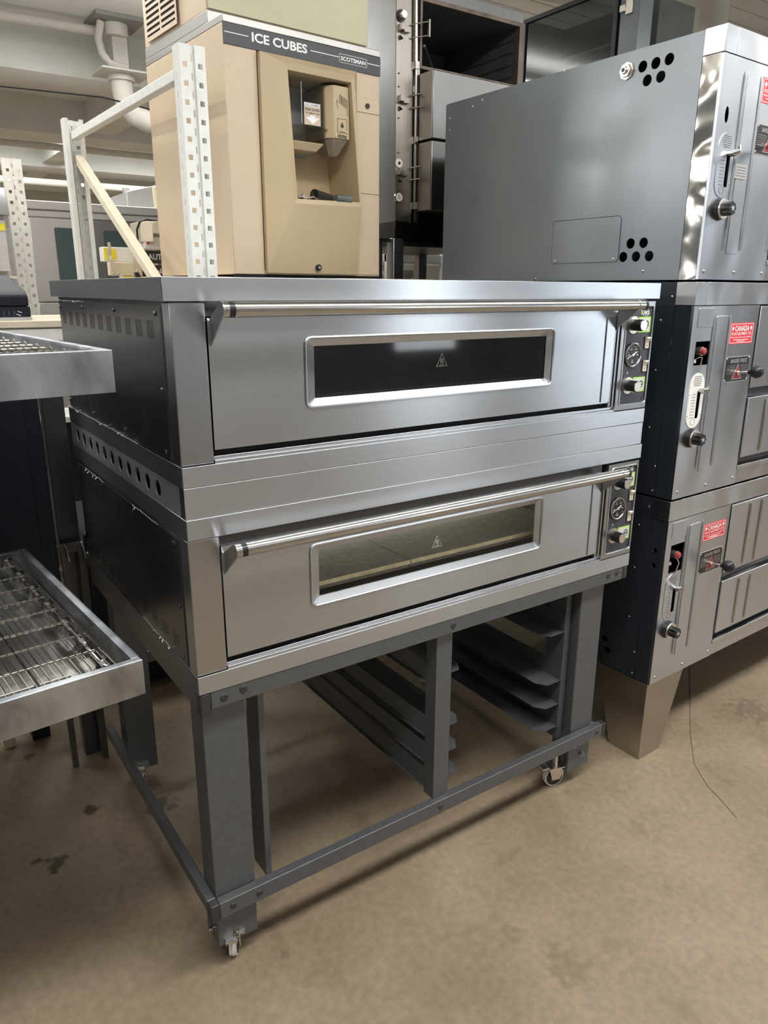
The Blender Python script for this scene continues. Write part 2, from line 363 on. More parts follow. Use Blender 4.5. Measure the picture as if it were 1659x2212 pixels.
# ================================================================== DECK OVENS (left stack)
def deck_oven(zb, H, top_z0, top_z1, topx, label, upper):
    """zb bottom of body, H body height; bottom trim below, top trim above"""
    W, D = 1.395, .925
    r = thing('deck_oven', label, 'oven', (0, 0, zb-.0425))
    o = zb-.0425
    Z = lambda z: z-o
    zt = zb+H
    # body: shell behind the fronts, with an open baking chamber
    mb = MB()
    mb.box(.004, W-.004, .90, D, Z(zb), Z(zt)); mb.box(.004, .062, .03, .90, Z(zb), Z(zt)); mb.box(1.24, W-.004, .03, .90, Z(zb), Z(zt))
    mb.box(.062, 1.24, .03, .90, Z(zt-.05), Z(zt)); mb.box(.062, 1.24, .03, .90, Z(zb), Z(zb+.055))
    mb.box(.062, 1.24, .004, .03, Z(zt-.026), Z(zt)); 
    mb.build('body', STEELSIDE, r)
    mb = MB(); mb.box(.064, 1.238, .86, .899, Z(zb+.055), Z(zt-.05)); mb.box(.064, .12, .09, .86, Z(zb+.055), Z(zt-.05)); mb.box(1.18, 1.238, .09, .86, Z(zb+.055), Z(zt-.05))
    mb.build('chamber_lining', CAVITY, r)
    zs = Z(zb+.108 if upper else zb+.119)
    for (a, b) in ((.121, .594), (.597, 1.179)):
        mb = MB(); mb.box(a, b, .062, .86, zs-.02, zs); mb.box(a, b, .056, .0618, zs-.009, zs+.0004, 1)
        mb.build('baking_stone', [STONE, STONE_EDGE], r, .0008)
    if not upper:
        area('oven_lamp', (.65, .45, zt-.055), .9, .1, 1.1, col=(1, .93, .78))
    # trims
    mb = MB(); mb.box(topx[0], topx[1], -.008, D+.01, Z(top_z0), Z(top_z1))
    mb.build('top_trim', [STEEL], r, .0007)
    MB().box(topx[0]-.0012, topx[0]-.0002, -.006, D+.01, Z(top_z0)+.001, Z(top_z1)-.001).build('trim_side_shade', STEELTRIMSIDE, r)  # thin dark sheet over the trim end, shade put into its colour
    MB().box(0, W, -.006, D+.01, Z(zb-.042), Z(zb-.001)).build('bottom_trim', STEEL, r, .0006)
    MB().box(-.0012, -.0002, -.004, D+.01, Z(zb-.041), Z(zb-.002)).build('trim_side_shade', STEELTRIMSIDE, r)
    # sill steps under the door
    mb = MB(); mb.box(.068, 1.262, -.004, .03, Z(zb-.001), Z(zb+.006)); mb.box(.068, 1.262, .001, .03, Z(zb+.006), Z(zb+.013)); mb.box(.068, 1.262, .012, .03, Z(zb+.013), Z(zb+.026), 1)
    mb.build('sill', [STEEL, BLACKHOLE], r, .0008)
    # left post
    mb = MB(); mb.box(0, .0665, -.004, .04, Z(zb+.001), Z(zt-.001)); mb.build('corner_post', STEELV, r, .002)
    # door
    d0, d1, e0, e1 = .0705, 1.232, Z(zb+.026), Z(zb+.276)
    wx0, wx1, wz0, wz1 = .276, .998, Z(zb+.092), Z(zb+.234) if upper else Z(zb+.238)
    mb = MB(); mb.plate(rect(d0, d1, e0, e1), [rrect(wx0, wx1, wz0, wz1, .014)], -.001, .006)
    gx0, gx1, gz0, gz1 = .302, .982, wz0+.0165, wz1-.018
    A = rrect(wx0, wx1, wz0, wz1, .014); B = rrect(gx0, gx1, gz0, gz1, .002)
    for i in range(len(A)):
        j = (i+1) % len(A)
        mb.face([(A[i][0], -.001, A[i][1]), (A[j][0], -.001, A[j][1]), (B[j][0], .009, B[j][1]), (B[i][0], .009, B[i][1])])
    mb.box(1.2, d1, -.004, .0, e0+.004, e1-.014)
    mb.plate(rect(gx0-.02, gx1+.02, gz0-.012, gz1+.012), [rect(gx0, gx1, gz0, gz1)], .009, .013)
    dr = mb.build('door', STEELD, r)
    MB().tube([(x, -.0025, z) for x, z in A], .0028, 8, closed=True).build('window_ridge', STEEL, dr)
    mb = MB(); mb.box(gx0, gx1, .011, .015, gz0, gz1); 
    gl = mb.build('window_glass', GLASSB if upper else GLASS, dr)
    mb = MB(); cx, cz = .6425, gz0+.062 if upper else gz0+.065
    tri = [(cx-.0155, cz-.013), (cx+.0155, cz-.013), (cx, cz+.016)]
    mb.tube([(x, .0102, z) for x, z in tri], .0007, 4, closed=True)
    for k in (-1, 0, 1): mb.tube([(cx+k*.0035+.0012*math.sin(q*1.6), .0103, cz-.006+q*.0022) for q in range(6)], .0005, 4)
    mb.tube([(cx-.007, .0103, cz-.0095), (cx+.007, .0103, cz-.0095)], .0005, 4)
    mb.build('warning_symbol', WHITE, gl)
    # handle
    hz = Z(zb+.2925 if upper else zb+.2825); hy = -.062
    h = MB().cyl((.099, hy, hz), (1.262, hy, hz), .0138, 28).build('handle', CHROME, r)
    for a, b, rr in ((.086, .098, .0141), (1.263, 1.272, .0141)): MB().cyl((a, hy, hz), (b, hy, hz), rr, 28).build('end_ring', BLACK, h)
    mb = MB(); mb.cyl((.077, hy, hz), (.0865, hy, hz), .0141, 28); mb.cyl((.075, hy, hz), (.0775, hy, hz), .005, 12)
    mb.cyl((.0975, hy, hz), (.101, hy, hz), .0144, 28)
    mb.build('end_cap', CHROME, h)
    for x in (.0735, 1.236):
        c = [(hy+.0145*math.cos(a), hz+.0145*math.sin(a)) for a in [PI*.45+PI*.9*k/8 for k in range(9)]]
        poly = [(-.001, hz-.022)] + c[::1] + [(-.001, hz-.068)]
        MB().prism_x(poly, x, x+.0035).build('handle_bracket', STEELV, h)
    # hinge strip right of the door
    mb = MB(); mb.box(1.2345, 1.243, -.001, .03, Z(zb+.014), Z(zt-.028)); mb.box(1.2465, 1.2535, -.003, .03, Z(zb+.012), Z(zt-.028)); mb.build('hinge_strip', STEELV, r, .001)
    MB().box(1.232, 1.262, .012, .03, Z(zb+.008), Z(zt-.02)).build('strip_recess', BLACKHOLE, r)
    # control panel: steel frame with rounded window, dark face
    p0, p1, q0, q1 = 1.258, W-.001, Z(zb+.002), Z(zt-.006)
    i0, i1, j0, j1 = 1.2755, 1.3875, Z(zb+.018), Z(zt-.020)
    mb = MB(); mb.plate(rect(p0, p1, q0, q1), [rrect(i0, i1, j0, j1, .008)], -.006, .03)
    cp = mb.build('control_panel', STEELV, r)
    MB().tube([(x, -.0065, z) for x, z in rrect(i0-.002, i1+.002, j0-.002, j1+.002, .009)], .0022, 6, closed=True).build('panel_bead', STEEL, cp)
    mb = MB(); mb.box(i0-.004, i1+.004, -.003, .01, j0-.004, j1+.004)
    zz = lambda v: Z(zb)+v
    mb.text('i', 1.338, 1.342, zz(.264), zz(.279), -.003, 2, .03)
    mb.text('Deck', 1.344, 1.376, zz(.264), zz(.279), -.003, 1, .02)
    mb.box(1.350, 1.372, -.0036, -.003, zz(.2605), zz(.2615), 1)
    mb.box(1.302, 1.304, -.0036, -.003, zz(.102), zz(.108), 1)
    mb.build('panel_face', [PANEL, WHITE, LIME], cp)
    for (kz) in (.237, .070):
        mb = MB(); mb.box(1.330, 1.384, -.0038, -.003, zz(kz-.021), zz(kz+.021)); mb.box(1.334, 1.379, -.0042, -.0038, zz(kz-.017), zz(kz+.017), 1)
        mb.tube([(1.366+.0075*math.cos(a*PI/8), -.0045, zz(kz)+.010*math.sin(a*PI/8)) for a in range(16)], .0012, 4, 2, closed=True)
        mb.box(1.361, 1.371, -.0046, -.0042, zz(kz-.003), zz(kz+.001), 2)
        mb.build('symbol_sticker', [LIME, GREYS, PANEL], cp)
        mb = MB(); cx = 1.309
        mb.cyl((cx, -.003, zz(kz)), (cx, -.006, zz(kz)), .0235, 36)
        for q in range(14):
            a = PI*.75+q*PI*1.5/13; mb.tube([(cx+.017*math.cos(a), -.0062, zz(kz)+.017*math.sin(a)), (cx+.021*math.cos(a), -.0062, zz(kz)+.021*math.sin(a))], .0004, 4, 1)
        kb = mb.build('dial_ring', [ALU, BLACK], cp)
        mb = MB(); mb.cyl((cx, -.006, zz(kz)), (cx, -.036, zz(kz)), .0155, 32, 0, .0145); mb.cyl((cx, -.036, zz(kz)), (cx, -.0385, zz(kz)), .0135, 32, 1)
        for q in range(20):
            a = q*PI/10; mb.box(cx+.0148*math.cos(a)-.0006, cx+.0148*math.cos(a)+.0006, -.034, -.008, zz(kz)+.0148*math.sin(a)-.0006, zz(kz)+.0148*math.sin(a)+.0006)
        mb.build('knob', [BLACK, ALU], cp)
    gx, gz = 1.316, zz(.155)
    mb = MB(); mb.cyl((gx, -.003, gz), (gx, -.007, gz), .030, 36)
    for q in range(11):
        a = PI*1.15-q*PI*1.3/10; mb.tube([(gx+.022*math.cos(a), -.0073, gz+.022*math.sin(a)), (gx+.025*math.cos(a), -.0073, gz+.025*math.sin(a))], .0006, 4, 1)
    for q in range(4):
        a = PI*1.0-q*PI*1.0/3; mb.box(gx+.0175*math.cos(a)-.002, gx+.0175*math.cos(a)+.002, -.0075, -.0071, gz+.0175*math.sin(a)-.0014, gz+.0175*math.sin(a)+.0014, 1)
    mb.box(gx-.007, gx+.004, -.0075, -.0071, gz-.021, gz-.0195, 1); mb.box(gx-.0035, gx-.001, -.0075, -.0071, gz-.0165, gz-.013, 1)
    mb.tube([(gx-.024, -.0078, gz-.008), (gx, -.0078, gz)], .0009, 4, 1); mb.tube([(gx, -.0078, gz), (gx+.013, -.0078, gz+.008)], .0018, 4, 1); mb.cyl((gx, -.0072, gz), (gx, -.009, gz), .0035, 12, 1)
    ga = mb.build('thermometer', [BLACK, WHITE], cp)
    MB().tube([(x, -.0075, z) for x, z in circ(gx, gz, .0315, 36)], .0026, 8, closed=True).build('bezel', CHROME, ga)
    for sz in (.187, .122):
        sx = 1.374
        mb = MB(); mb.box(sx-.0105, sx+.0105, -.0045, -.003, zz(sz)-.0185, zz(sz)+.0175, 1)
        mb.prism_x([(-.0045, zz(sz)-.016), (-.007, zz(sz)-.0155), (-.0065, zz(sz)+.001), (-.013, zz(sz)+.012), (-.012, zz(sz)+.0155), (-.0045, zz(sz)+.0155)], sx-.0075, sx+.0085)
        mb.box(sx-.0005, sx+.0015, -.0075, -.0066, zz(sz)-.011, zz(sz)-.007, 1)
        mb.build('rocker_switch', [IVORY, BLACK], cp, .0008)
    for (sx, sz) in ((1.283, .028), (1.379, .028), (1.379, H-.030), (1.283, H-.030)):
        mb = MB(); mb.cyl((sx, -.003, zz(sz)), (sx, -.0052, zz(sz)), .0034, 12, 0, .0026); mb.box(sx-.002, sx+.002, -.0056, -.0050, zz(sz)-.0005, zz(sz)+.0005, 1); mb.build('screw', [BLACK, CHROME], cp)
    # left side sheet with louvres, rim and screws
    mb = MB(); mb.M = SIDE
    s0, s1, u0, u1 = .045, .895, Z(zb+.006), Z(zt-.010)
    mb.box(-s1, -s0, -.0025, .004, u0, u1)
    mb.box(-s1-.0015, -s0+.0015, .0016, .0042, u0-.0015, u1+.0015, 1)
    for g in range(11):
        t = .092+g*.0735
        for k in range(4):
            x = -(t+k*.0105)
            mb.box(x-.0007, x+.0007, -.0029, -.0024, u1-.060, u1-.026, 2)
            mb.box(x-.0005, x+.0005, -.0029, -.0024, u0+.022, u0+.052, 2)
    sd = mb.build('side_panel', [STEELSIDE, CHROME, BLACKHOLE], r)
    for (t, z) in ((.07, u1-.012), (.35, u1-.012), (.63, u1-.012), (.88, u1-.015), (.065, (u0+u1)/2-.01), (.07, u0+.012), (.35, u0+.014), (.63, u0+.014), (.885, u0+.02)):
        MB().sphere((-.0035, t, z), .005, 0, (.6, 1, 1), 10, 6).build('screw', STEELSIDE, sd)
    # torn protective film left in the seams
    mb = MB(); random.seed(3 if upper else 5)
    runs = [((.895, u1+.001), (.60, u1+.001)), ((.9, u0-.002), (.25, u0-.002))] if upper else [((.80, u1+.002), (.60, u1+.002)), ((.35, u1+.002), (.16, u1+.002)), ((.35, u0), (.15, u0))]
    for (a, b) in runs:
        n = int(abs(a[0]-b[0])/.012); p = []
        for i in range(n+1):
            t = a[0]+(b[0]-a[0])*i/n; p.append((-.004-random.random()*.0015, t, a[1]+random.uniform(-.0008, .0012)+(.003 if random.random() < .08 else 0)))
            if random.random() < .22:
                q = Vector(p[-1]); e2 = q+Vector((-.004, random.uniform(-.008, .008), random.uniform(-.006, .006)))
                mb.face([q, e2, e2+Vector((0, .005, .002)), q+Vector((0, .006, -.002))])
        mb.tube(p, .0005, 4)
    mb.build('film_remnants', WHITE, r, recalc=False)
    return r
up_ov = deck_oven(1.257, .306, 1.5635, 1.606, (-.012, 1.408), 'upper stainless deck oven of the two stacked on the grey wheeled stand', True)
lo_ov = deck_oven(.807, .300, 1.1075, 1.150, (0, 1.397), 'lower stainless deck oven directly on the grey wheeled stand, stones behind its window', False)

sp = thing('ventilation_spacer', 'flat steel spacer with a row of round side holes between the two deck ovens', 'spacer', (0, 0, 1.1505))
mb = MB(); mb.box(0, 1.393, -.006, .02, 0, .0635); mb.build('front_band', STEEL, sp, .0006)
mb = MB(); side_plate(mb, .021, .935, .0, .0635, [circ(.155+i*.0702, .031, .0185, 24) for i in range(11)], -.0, .003); mb.build('side_plate', SPACER, sp)
mb = MB(); mb.box(1.39, 1.393, .021, .935, 0, .0635); mb.box(.004, 1.39, .932, .935, 0, .0635); mb.build('casing', SPACER, sp)
MB().box(.05, 1.389, .021, .93, .001, .0625).build('inner_core', BLACKHOLE, sp)

# ================================================================== STAND
st = thing('oven_stand', 'dark grey steel stand on casters with tray runners under the two deck ovens', 'stand', (0, 0, 0))
mb = MB(); mb.box(.026, 1.372, -.004, .012, .722, .7635); mb.box(.026, 1.372, .012, .03, .748, .7635); mb.build('front_rail', STAND, st, .002)
mb = MB(); mb.box(.012, 1.35, -.004, .020, .170, .2135)
mb.build('lower_front_rail', STAND, st, .002)
mb = MB(); mb.box(.03, 1.37, .90, .92, .722, .7635); mb.build('rear_rail', STAND, st, .002)
mb = MB(); mb.box(.012, 1.33, .895, .915, .40, .44); mb.build('lower_rear_rail', STAND, st, .002)
for x in (.0, 1.37):
    MB().box(x+.002, x+.022, .021, .899, .715, .7635).build('side_rail', STAND, st, .002)
for x in (-.010, 1.315):
    MB().box(x, x+.022, .0205, .905, .180, .2135).build('lower_side_rail', STAND, st, .002)
for (x0, x1, z0, z1) in ((.0015, .0255, .712, .7625), (1.3725, 1.394, .722, .7625), (-.011, .0115, .166, .2145), (1.3505, 1.366, .168, .2145)):
    MB().box(x0, x1, -.005, .0195, z0, z1).build('corner_cap', STAND_EDGE, st, .003)
# legs: folded channels
def channel(x0, x1, y0, y1, z0, z1, open_to):
    mb = MB(); t = .003
    mb.box(x0, x1, y0, y0+t, z0, z1)
    mb.box(x0, x0+t, y0+t, y1, z0, z1)
    if open_to == 'in': mb.box(x1-t, x1, y0+t, y1, z0, z1)
    mb.box(x0+t, x1-t, y1-t, y1, z0, z1)
    return mb
for (x0, x1, y0, y1) in ((.012, .113, .021, .095), (1.222, 1.322, .021, .095), (.035, .125, .82, .893), (1.222, 1.322, .82, .893)):
    channel(x0, x1, y0, y1, .064, .7215, 'in').build('leg', STAND, st, .002)
for x in (.160,):
    mb = MB(); mb.box(x, x+.015, .06, .063, .17, .7215); mb.box(x, x+.002, .063, .13, .17, .7215); mb.build('runner_upright', STAND, st)
mb = MB(); mb.box(1.190, 1.212, .05, .053, .19, .7215); mb.box(1.190, 1.192, .053, .12, .19, .7215); mb.build('runner_upright', STAND, st)
mb = MB(); mb.box(.652, .704, .012, .015, .2140, .7215); mb.box(.652, .655, .015, .055, .2140, .7215); mb.box(.701, .704, .015, .055, .2140, .7215); mb.build('middle_post', STAND, st)
mb = MB(); mb.box(.652, .704, .84, .87, .44, .7215); mb.build('middle_post', STAND, st)
def runner(xw, s, zz, w=.082):    # s=+1: shelf extends to +x from the wall side
    y0, y1, t = .05, .86, .0016
    mb = MB(); mb.box(min(xw, xw+s*t), max(xw, xw+s*t), y0, y1, zz, zz+.058)
    p = [(xw, y0), (xw+s*w*.72, y0+.0), (xw+s*w, y0+.032), (xw+s*w, y1), (xw, y1)]
    mb.prism_z(p if s > 0 else p[::-1], zz-t, zz); return mb.build('tray_runner', STAND, st)
for z in (.570, .402, .318, .236):
    runner(1.1895, -1, z); runner(.7045, 1, z); runner(.6515, -1, z, .008)
for (x, z) in ((.055, .742), (.100, .748), (.693, .743), (1.305, .748), (1.345, .748), (.045, .192), (.112, .192), (.668, .192), (1.325, .192)):
    MB().cyl((x, -.0042, z), (x, -.0062, z), .0095 if z > .3 else .008, 16, 0, .007).build('rivet', STAND_EDGE, st)
for z in (.20, .185):
    pass
def caster(x, y, ang, brake=True):
    M = Matrix.Translation((x, y, 0)) @ rotz(ang)
    mb = MB(); mb.M = M
    mb.prism_y([(-.020, .03), (.010, .03), (.030, .075), (.030, .083), (-.030, .083), (-.030, .072)], -.018, -.0155)
    mb.prism_y([(-.020, .03), (.010, .03), (.030, .075), (.030, .083), (-.030, .083), (-.030, .072)], .0155, .018)
    mb.box(-.034, .034, -.03, .03, .080, .084); mb.cyl((0, 0, .084), (0, 0, .12), .011, 12)
    if brake: mb.box(-.055, -.02, -.014, .014, .073, .079)
    f = mb.build('caster_fork', ALU, st)
    mb = MB(); mb.M = M
    mb.cyl((-.006, -.011, .036), (-.006, .011, .036), .030, 28, 1)
    mb.cyl((-.006, -.0145, .036), (-.006, .0145, .036), .006, 12, 2)
    mb.tube([(-.006+.0325*math.cos(a*PI/14), 0, .036+.0325*math.sin(a*PI/14)) for a in range(28)], .0035, 8, 0, closed=True)
    mb.cyl((-.006, -.009, .036), (-.006, .009, .036), .0345, 28, 0)
    mb.build('wheel', [PAPER, BLACK, CHROME], f)
caster(.062, .055, 1.1); caster(1.21, .062, -.25); caster(.07, .84, 1.35); caster(1.27, .85, .6)
for (x, y, z, ax) in ((.058, .0205, .083, 'y'), (1.283, .0205, .115, 'y'), (.0115, .055, .095, 'x'), (1.235, .0205, .16, 'y')):
    mb = MB(); a = Vector((x, y, z)); d = Vector((0, -1, 0)) if ax == 'y' else Vector((-1, 0, 0))
    mb.cyl(a, a+d*.003, .0085, 16); mb.cyl(a+d*.003, a+d*.009, .006, 6, smooth=False); mb.cyl(a+d*.009, a+d*.013, .003, 10)
    mb.build('bolt', CHROME, st)

# ================================================================== RIGHT STACK: three-deck pizza oven
FONTROWS = ['CANADA', 'FOOD EQUIPMENT LTD', 'SPECIALIZING IN NEW & USED EQUIPMENT']
BO, BR = (1.56, -.012), .033
def pizza_deck(z0, H, label, kind):
    r = thing('pizza_oven', label, 'oven', (BO[0], BO[1], z0), BR)
    L, D = 1.86, 1.131
    cap = .066
    # front strip + side panel with real holes
    if kind == 1:
        hs = [circ(t, z, .0155) for t, z in ((.251, .602), (.207, .602), (.163, .603), (.231, .562), (.186, .563))] + [circ(t, z, .0155) for t, z in ((.236, .112), (.189, .112), (.259, .073), (.212, .073), (.165, .073))]
        PM, SM = BPGREY, BPCHROME
    elif kind == 2: hs = []; PM = SM = BPDARK
    else: hs = [circ(.190, .100, .013), circ(.174, .061, .013)]; PM = SM = BPDARK
    mb = MB(); side_plate(mb, .058, D, .003, H-.003, hs, 0, .003); mb.build('side_panel', PM, r)
    h2 = [circ(.030, .479, .0085, 16), circ(.030, .428, .0085, 16)] if kind == 3 else []
    mb = MB(); side_plate(mb, .002, .0555, .003, H-cap-.001, h2, -.001, .003); mb.build('corner_strip', SM, r)
    mb = MB(); mb.box(.05, L, .05, D-.003, .003, H-.004); mb.box(.0035, L, D-.003, D, .003, H-.003); mb.build('core', BLACKHOLE, r)
    MB().box(.0035, L, .002, D-.004, H-.0035, H).build('top_sheet', PM, r)
    mb = MB(); mb.box(-.003, .0555, -.008, -.001, H-cap, H); mb.box(-.0035, .0, -.008, .056, H-cap, H); mb.box(.0555, L, -.008, .04, H-cap, H)
    mb.build('cap_band', BPCAP if kind > 1 else BPSTEEL, r, .001)
    # control column
    zt = H-cap-.002
    mb = MB(); hz0, hz1 = {1: (.42, .459), 2: (.420, .491), 3: (.402, .500)}[kind]
    if kind == 1: hole = circ(.045, .439, .009, 20, .021)
    else: hole = rect(.030, .106, hz0, hz1)
    slot = rrect(.068, .088, .255, .345, .006)
    mb.plate(rect(0, .368, .004, zt), [hole, slot], -.007, -.003)
    mb.box(0, .0015, -.003, .004, .004, zt); mb.box(.366, .368, -.003, .045, .004, zt)
    cp = mb.build('control_column', BPSTEEL, r)
    # pressed ribs and the inset cover
    for x in (.114, .202):
        mb = MB(); mb.tube([(x-.001, -.0060, .09), (x, -.0085, .10), (x, -.0085, zt-.045), (x, -.006, zt-.03)], .0042, 8)
        mb.build('pressed_rib', BPSTEEL, cp)
    MB().prism_y(rrect(.128, .190, .078, zt-.030, .006), -.0088, -.007).build('cover_plate', BPSTEEL, cp, .0006)
    if kind > 1: MB().prism_y(rrect(.026, .113, zt-.062, zt-.006, .005), -.0083, -.007).build('hatch_plate', BPSTEEL, cp, .0006)
    for x in (.025, .187, .350): MB().sphere((x, -.007, .026), .0055, 0, (1, .7, 1), 12, 8).build('screw', CHROME, cp)
    if kind > 1:
        lz = {2: .462, 3: .464}[kind]
        mb = MB(); mb.cyl((.062, .03, lz), (.062, -.012, lz), .013, 24); mb.cyl((.062, -.012, lz), (.062, -.019, lz), .011, 24, 1); mb.sphere((.062, -.019, lz), .0108, 1, (1, .4, 1))
        mb.build('indicator_lamp', [ALU, REDLAMP], cp)
        mb = MB(); mb.cyl((.045, .03, lz-.035), (.045, -.002, lz-.030), .006, 12)
        mb.tube([(.050, .01, lz-.03), (.062, -.004, lz-.018), (.078, -.004, lz-.02), (.08, .0, lz-.045)] if kind == 2 else [(.062, -.012, lz-.01), (.075, -.014, lz-.03), (.065, -.012, lz-.06), (.064, -.004, lz-.075)], .0022, 6)
        mb.build('wiring', ALU, cp)
    # oval timer plate and lever
    oz = .312
    mb = MB(); poly = [(.063+.040*math.cos(a), oz+.045+.040*math.sin(a)) for a in [PI*k/12 for k in range(13)]] + [(.063+.040*math.cos(a), oz-.045+.040*math.sin(a)) for a in [PI+PI*k/12 for k in range(13)]]
    mb.plate(poly, [rrect(.069, .087, .256, .344, .005)], -.0085, -.007)
    for (x, z) in ((.027, oz+.02), (.027, oz-.045), (.099, oz-.045), (.099, oz+.02)): mb.sphere((x, -.0085, z), .0022, 1, (1, .5, 1), 8, 6)
    for q in range(6): mb.box(.040+abs(q-2.5)*.002, .086-abs(q-2.5)*.002, -.0088, -.0085, oz+.046+q*.0055, oz+.0475+q*.0055, 2)
    for q in range(9): mb.box(.040, .060, -.0088, -.0085, oz-.052+q*.009, oz-.0508+q*.009, 2)
    mb.tube([(.060+.012*math.cos(a*PI/6), -.0087, oz-.065+.010*math.sin(a*PI/6)) for a in range(12)], .0004, 4, 2, closed=True)
    mb.build('timer_plate', [PAPER if kind == 2 else BPSTEEL, CHROME, PANEL], cp)
    mb = MB(); mb.cyl((.078, .0, oz+.030), (.078, -.028, oz+.030), .0075, 16); mb.cyl((.078, -.018, oz+.030), (.086, -.036, oz+.036), .0085, 16, 0, .0065); mb.prism_x([(-.028, oz+.036), (-.038, oz+.036), (-.035, oz+.052)], .082, .090)
    mb.build('lever', CHROME, cp)
    # thermostat dial
    dz = .196
    mb = MB(); mb.cyl((.062, -.007, dz), (.062, -.022, dz), .031, 36, 0, .027); mb.cyl((.062, -.022, dz), (.062, -.026, dz), .0275, 36, 1, .0265); mb.cyl((.062, -.026, dz), (.062, -.050, dz), .017, 10, 0, .015, smooth=False); mb.cyl((.062, -.050, dz), (.062, -.0515, dz), .007, 6, 1)
    for q in range(8):
        a = q*PI/4; mb.cyl((.062+.015*math.cos(a), -.028, dz+.015*math.sin(a)), (.062+.014*math.cos(a), -.050, dz+.014*math.sin(a)), .0045, 8)
    mb.build('thermostat_dial', [BLACK, ALU], cp)
    # red dealer sticker
    rz = {1: (.491, .556), 2: (.476, .541), 3: (.477, .536)}[kind]
    a0, a1 = .210, .348; b0, b1 = rz; hh = b1-b0
    mb = MB(); mb.box(a0, a1, -.0078, -.007, b0, b1)
    for (x0, x1, z0, z1) in ((a0+.003, a1-.003, b1-.0045, b1-.0030), (a0+.003, a1-.003, b0+.003, b0+.0045), (a0+.003, a0+.0045, b0+.003, b1-.003), (a1-.0045, a1-.003, b0+.003, b1-.003)): mb.box(x0, x1, -.0082, -.0078, z0, z1, 1)
    leaf = [(0, 1), (.22, .55), (.45, .7), (.4, .3), (.85, .35), (.6, 0), (.75, -.25), (.12, -.4), (.08, -1), (-.08, -1), (-.12, -.4), (-.75, -.25), (-.6, 0), (-.85, .35), (-.4, .3), (-.45, .7), (-.22, .55)]
    for cx in (a0+.016, a1-.016): mb.prism_y([(cx+p*.0085, b1-hh*.27+q*.0085) for p, q in leaf], -.0082, -.0078, 1)
    mb.text('CANADA', a0+.027, a1-.027, b1-hh*.40, b1-hh*.13, -.0078, 1, .025)
    mb.text('FOOD EQUIPMENT LTD.', a0+.010, a1-.010, b1-hh*.60, b1-hh*.45, -.0078, 1, .015)
    mb.text('SPECIALIZING IN NEW & USED EQUIPMENT', a0+.008, a1-.008, b1-hh*.73, b1-hh*.65, -.0078, 1, .01)
    mb.box(a0+.025, a1-.025, -.0082, -.0078, b1-hh*.82, b1-hh*.79, 1); mb.box(a0+.045, a1-.045, -.0082, -.0078, b1-hh*.89, b1-hh*.865, 1)
    mb.build('dealer_sticker', [RED, WHITE], cp)
    # maker plate
    c0, c1 = .208, .350; e0, e1 = .357, .437
    mb = MB(); mb.box(c0, c1, -.0080, -.007, e0, e1, 1); mb.box(c0+.002, c1-.002, -.0084, -.0080, e0+.002, e1-.002)
    mb.text('BAKERS PRIDE', c0+.028, c1-.018, e1-.020, e1-.008, -.0084, 1, .02, shear=.15)
    tx = (c0+c1)/2+.004
    mb.prism_y([(tx-.030, e0+.008), (tx+.030, e0+.008), (tx, e1-.024)], -.0087, -.0084, 1); mb.prism_y([(tx-.0265, e0+.0098), (tx+.0265, e0+.0098), (tx, e1-.028)], -.0090, -.0087, 2)
    for q in range(6):
        zq = e1-.028-q*.0052; mb.box(c0+.008, tx-.012-q*.0028, -.0088, -.0084, zq-.001, zq, 1); mb.box(tx+.012+q*.0028, c1-.008, -.0088, -.0084, zq-.001, zq, 1)
    for (x, z) in ((c0+.006, e0+.006), (c1-.006, e0+.006), (c0+.006, e1-.006), (c1-.006, e1-.006)): mb.sphere((x, -.0084, z), .003, 1, (1, .6, 1), 8, 6)
    mb.build('maker_plate', [STICKBLK, ALU, MAROON], cp)
    mb = MB(); bx, bz = .283, e0+.028
    mb.cyl((bx, -.007, bz), (bx, -.014, bz), .0075, 16); mb.cyl((bx, -.010, bz), (bx+.001, -.052, bz+.006), .0035, 12)
    rd = mb.build('damper_rod', ALU, cp)
    mb = MB(); mb.cyl((bx+.001, -.047, bz+.005), (bx+.001, -.058, bz+.006), .009, 16); mb.sphere((bx+.001, -.072, bz+.008), .0205, 0, (1, 1, 1), 28, 18); mb.build('ball_knob', BLACK, rd)
    if kind == 1:
        mb = MB(); mb.box(.116, .178, -.0108, -.0088, .283, .322); 
        for q in range(4): mb.box(.122, .172, -.0111, -.0108, .290+q*.0075, .2915+q*.0075, 1)
        mb.build('rating_plate', [ALU, PANEL], cp, .0005)
        mb = MB(); mb.M = SIDE
        mb.cyl((-.303, 0, .600), (-.303, -.006, .600), .024, 8, 0, smooth=False); mb.cyl((-.303, -.006, .600), (-.303, -.014, .600), .019, 6, 0, smooth=False); mb.cyl((-.303, -.014, .600), (-.303, -.022, .600), .011, 16, 0, .009)
        mb.cyl((-.303, -.0222, .600), (-.303, -.0226, .600), .006, 12, 1)
        mb.build('conduit_nut', [ALU, BLACK], r)
        mb = MB(); mb.M = SIDE
        mb.prism_y([(-.553, .060), (-.285, .060), (-.277, .068), (-.277, .188), (-.285, .196), (-.553, .196)], -.0016, 0); mb.tube([(-x, -.0016, z) for x, z in ((.553, .06), (.285, .06), (.277, .068), (.277, .188), (.285, .196), (.553, .196))], .0009, 4, 1, closed=True)
        for t in (.535, .295): mb.sphere((-t, -.0025, .068), .004, 2, (1, .5, 1), 10, 6)
        mb.build('access_plate', [BPGREY, STEELSIDE, ALU], r)
        for t, z in ((.98, .62), (.93, .633), (1.105, .60), (1.105, .56), (.55, .650), (.18, .03), (.62, .010)):
            mb = MB(); mb.M = SIDE; mb.sphere((-t, -.001, z), .004, 0, (1, .5, 1), 10, 6); mb.build('screw', ALU, r)
    else:
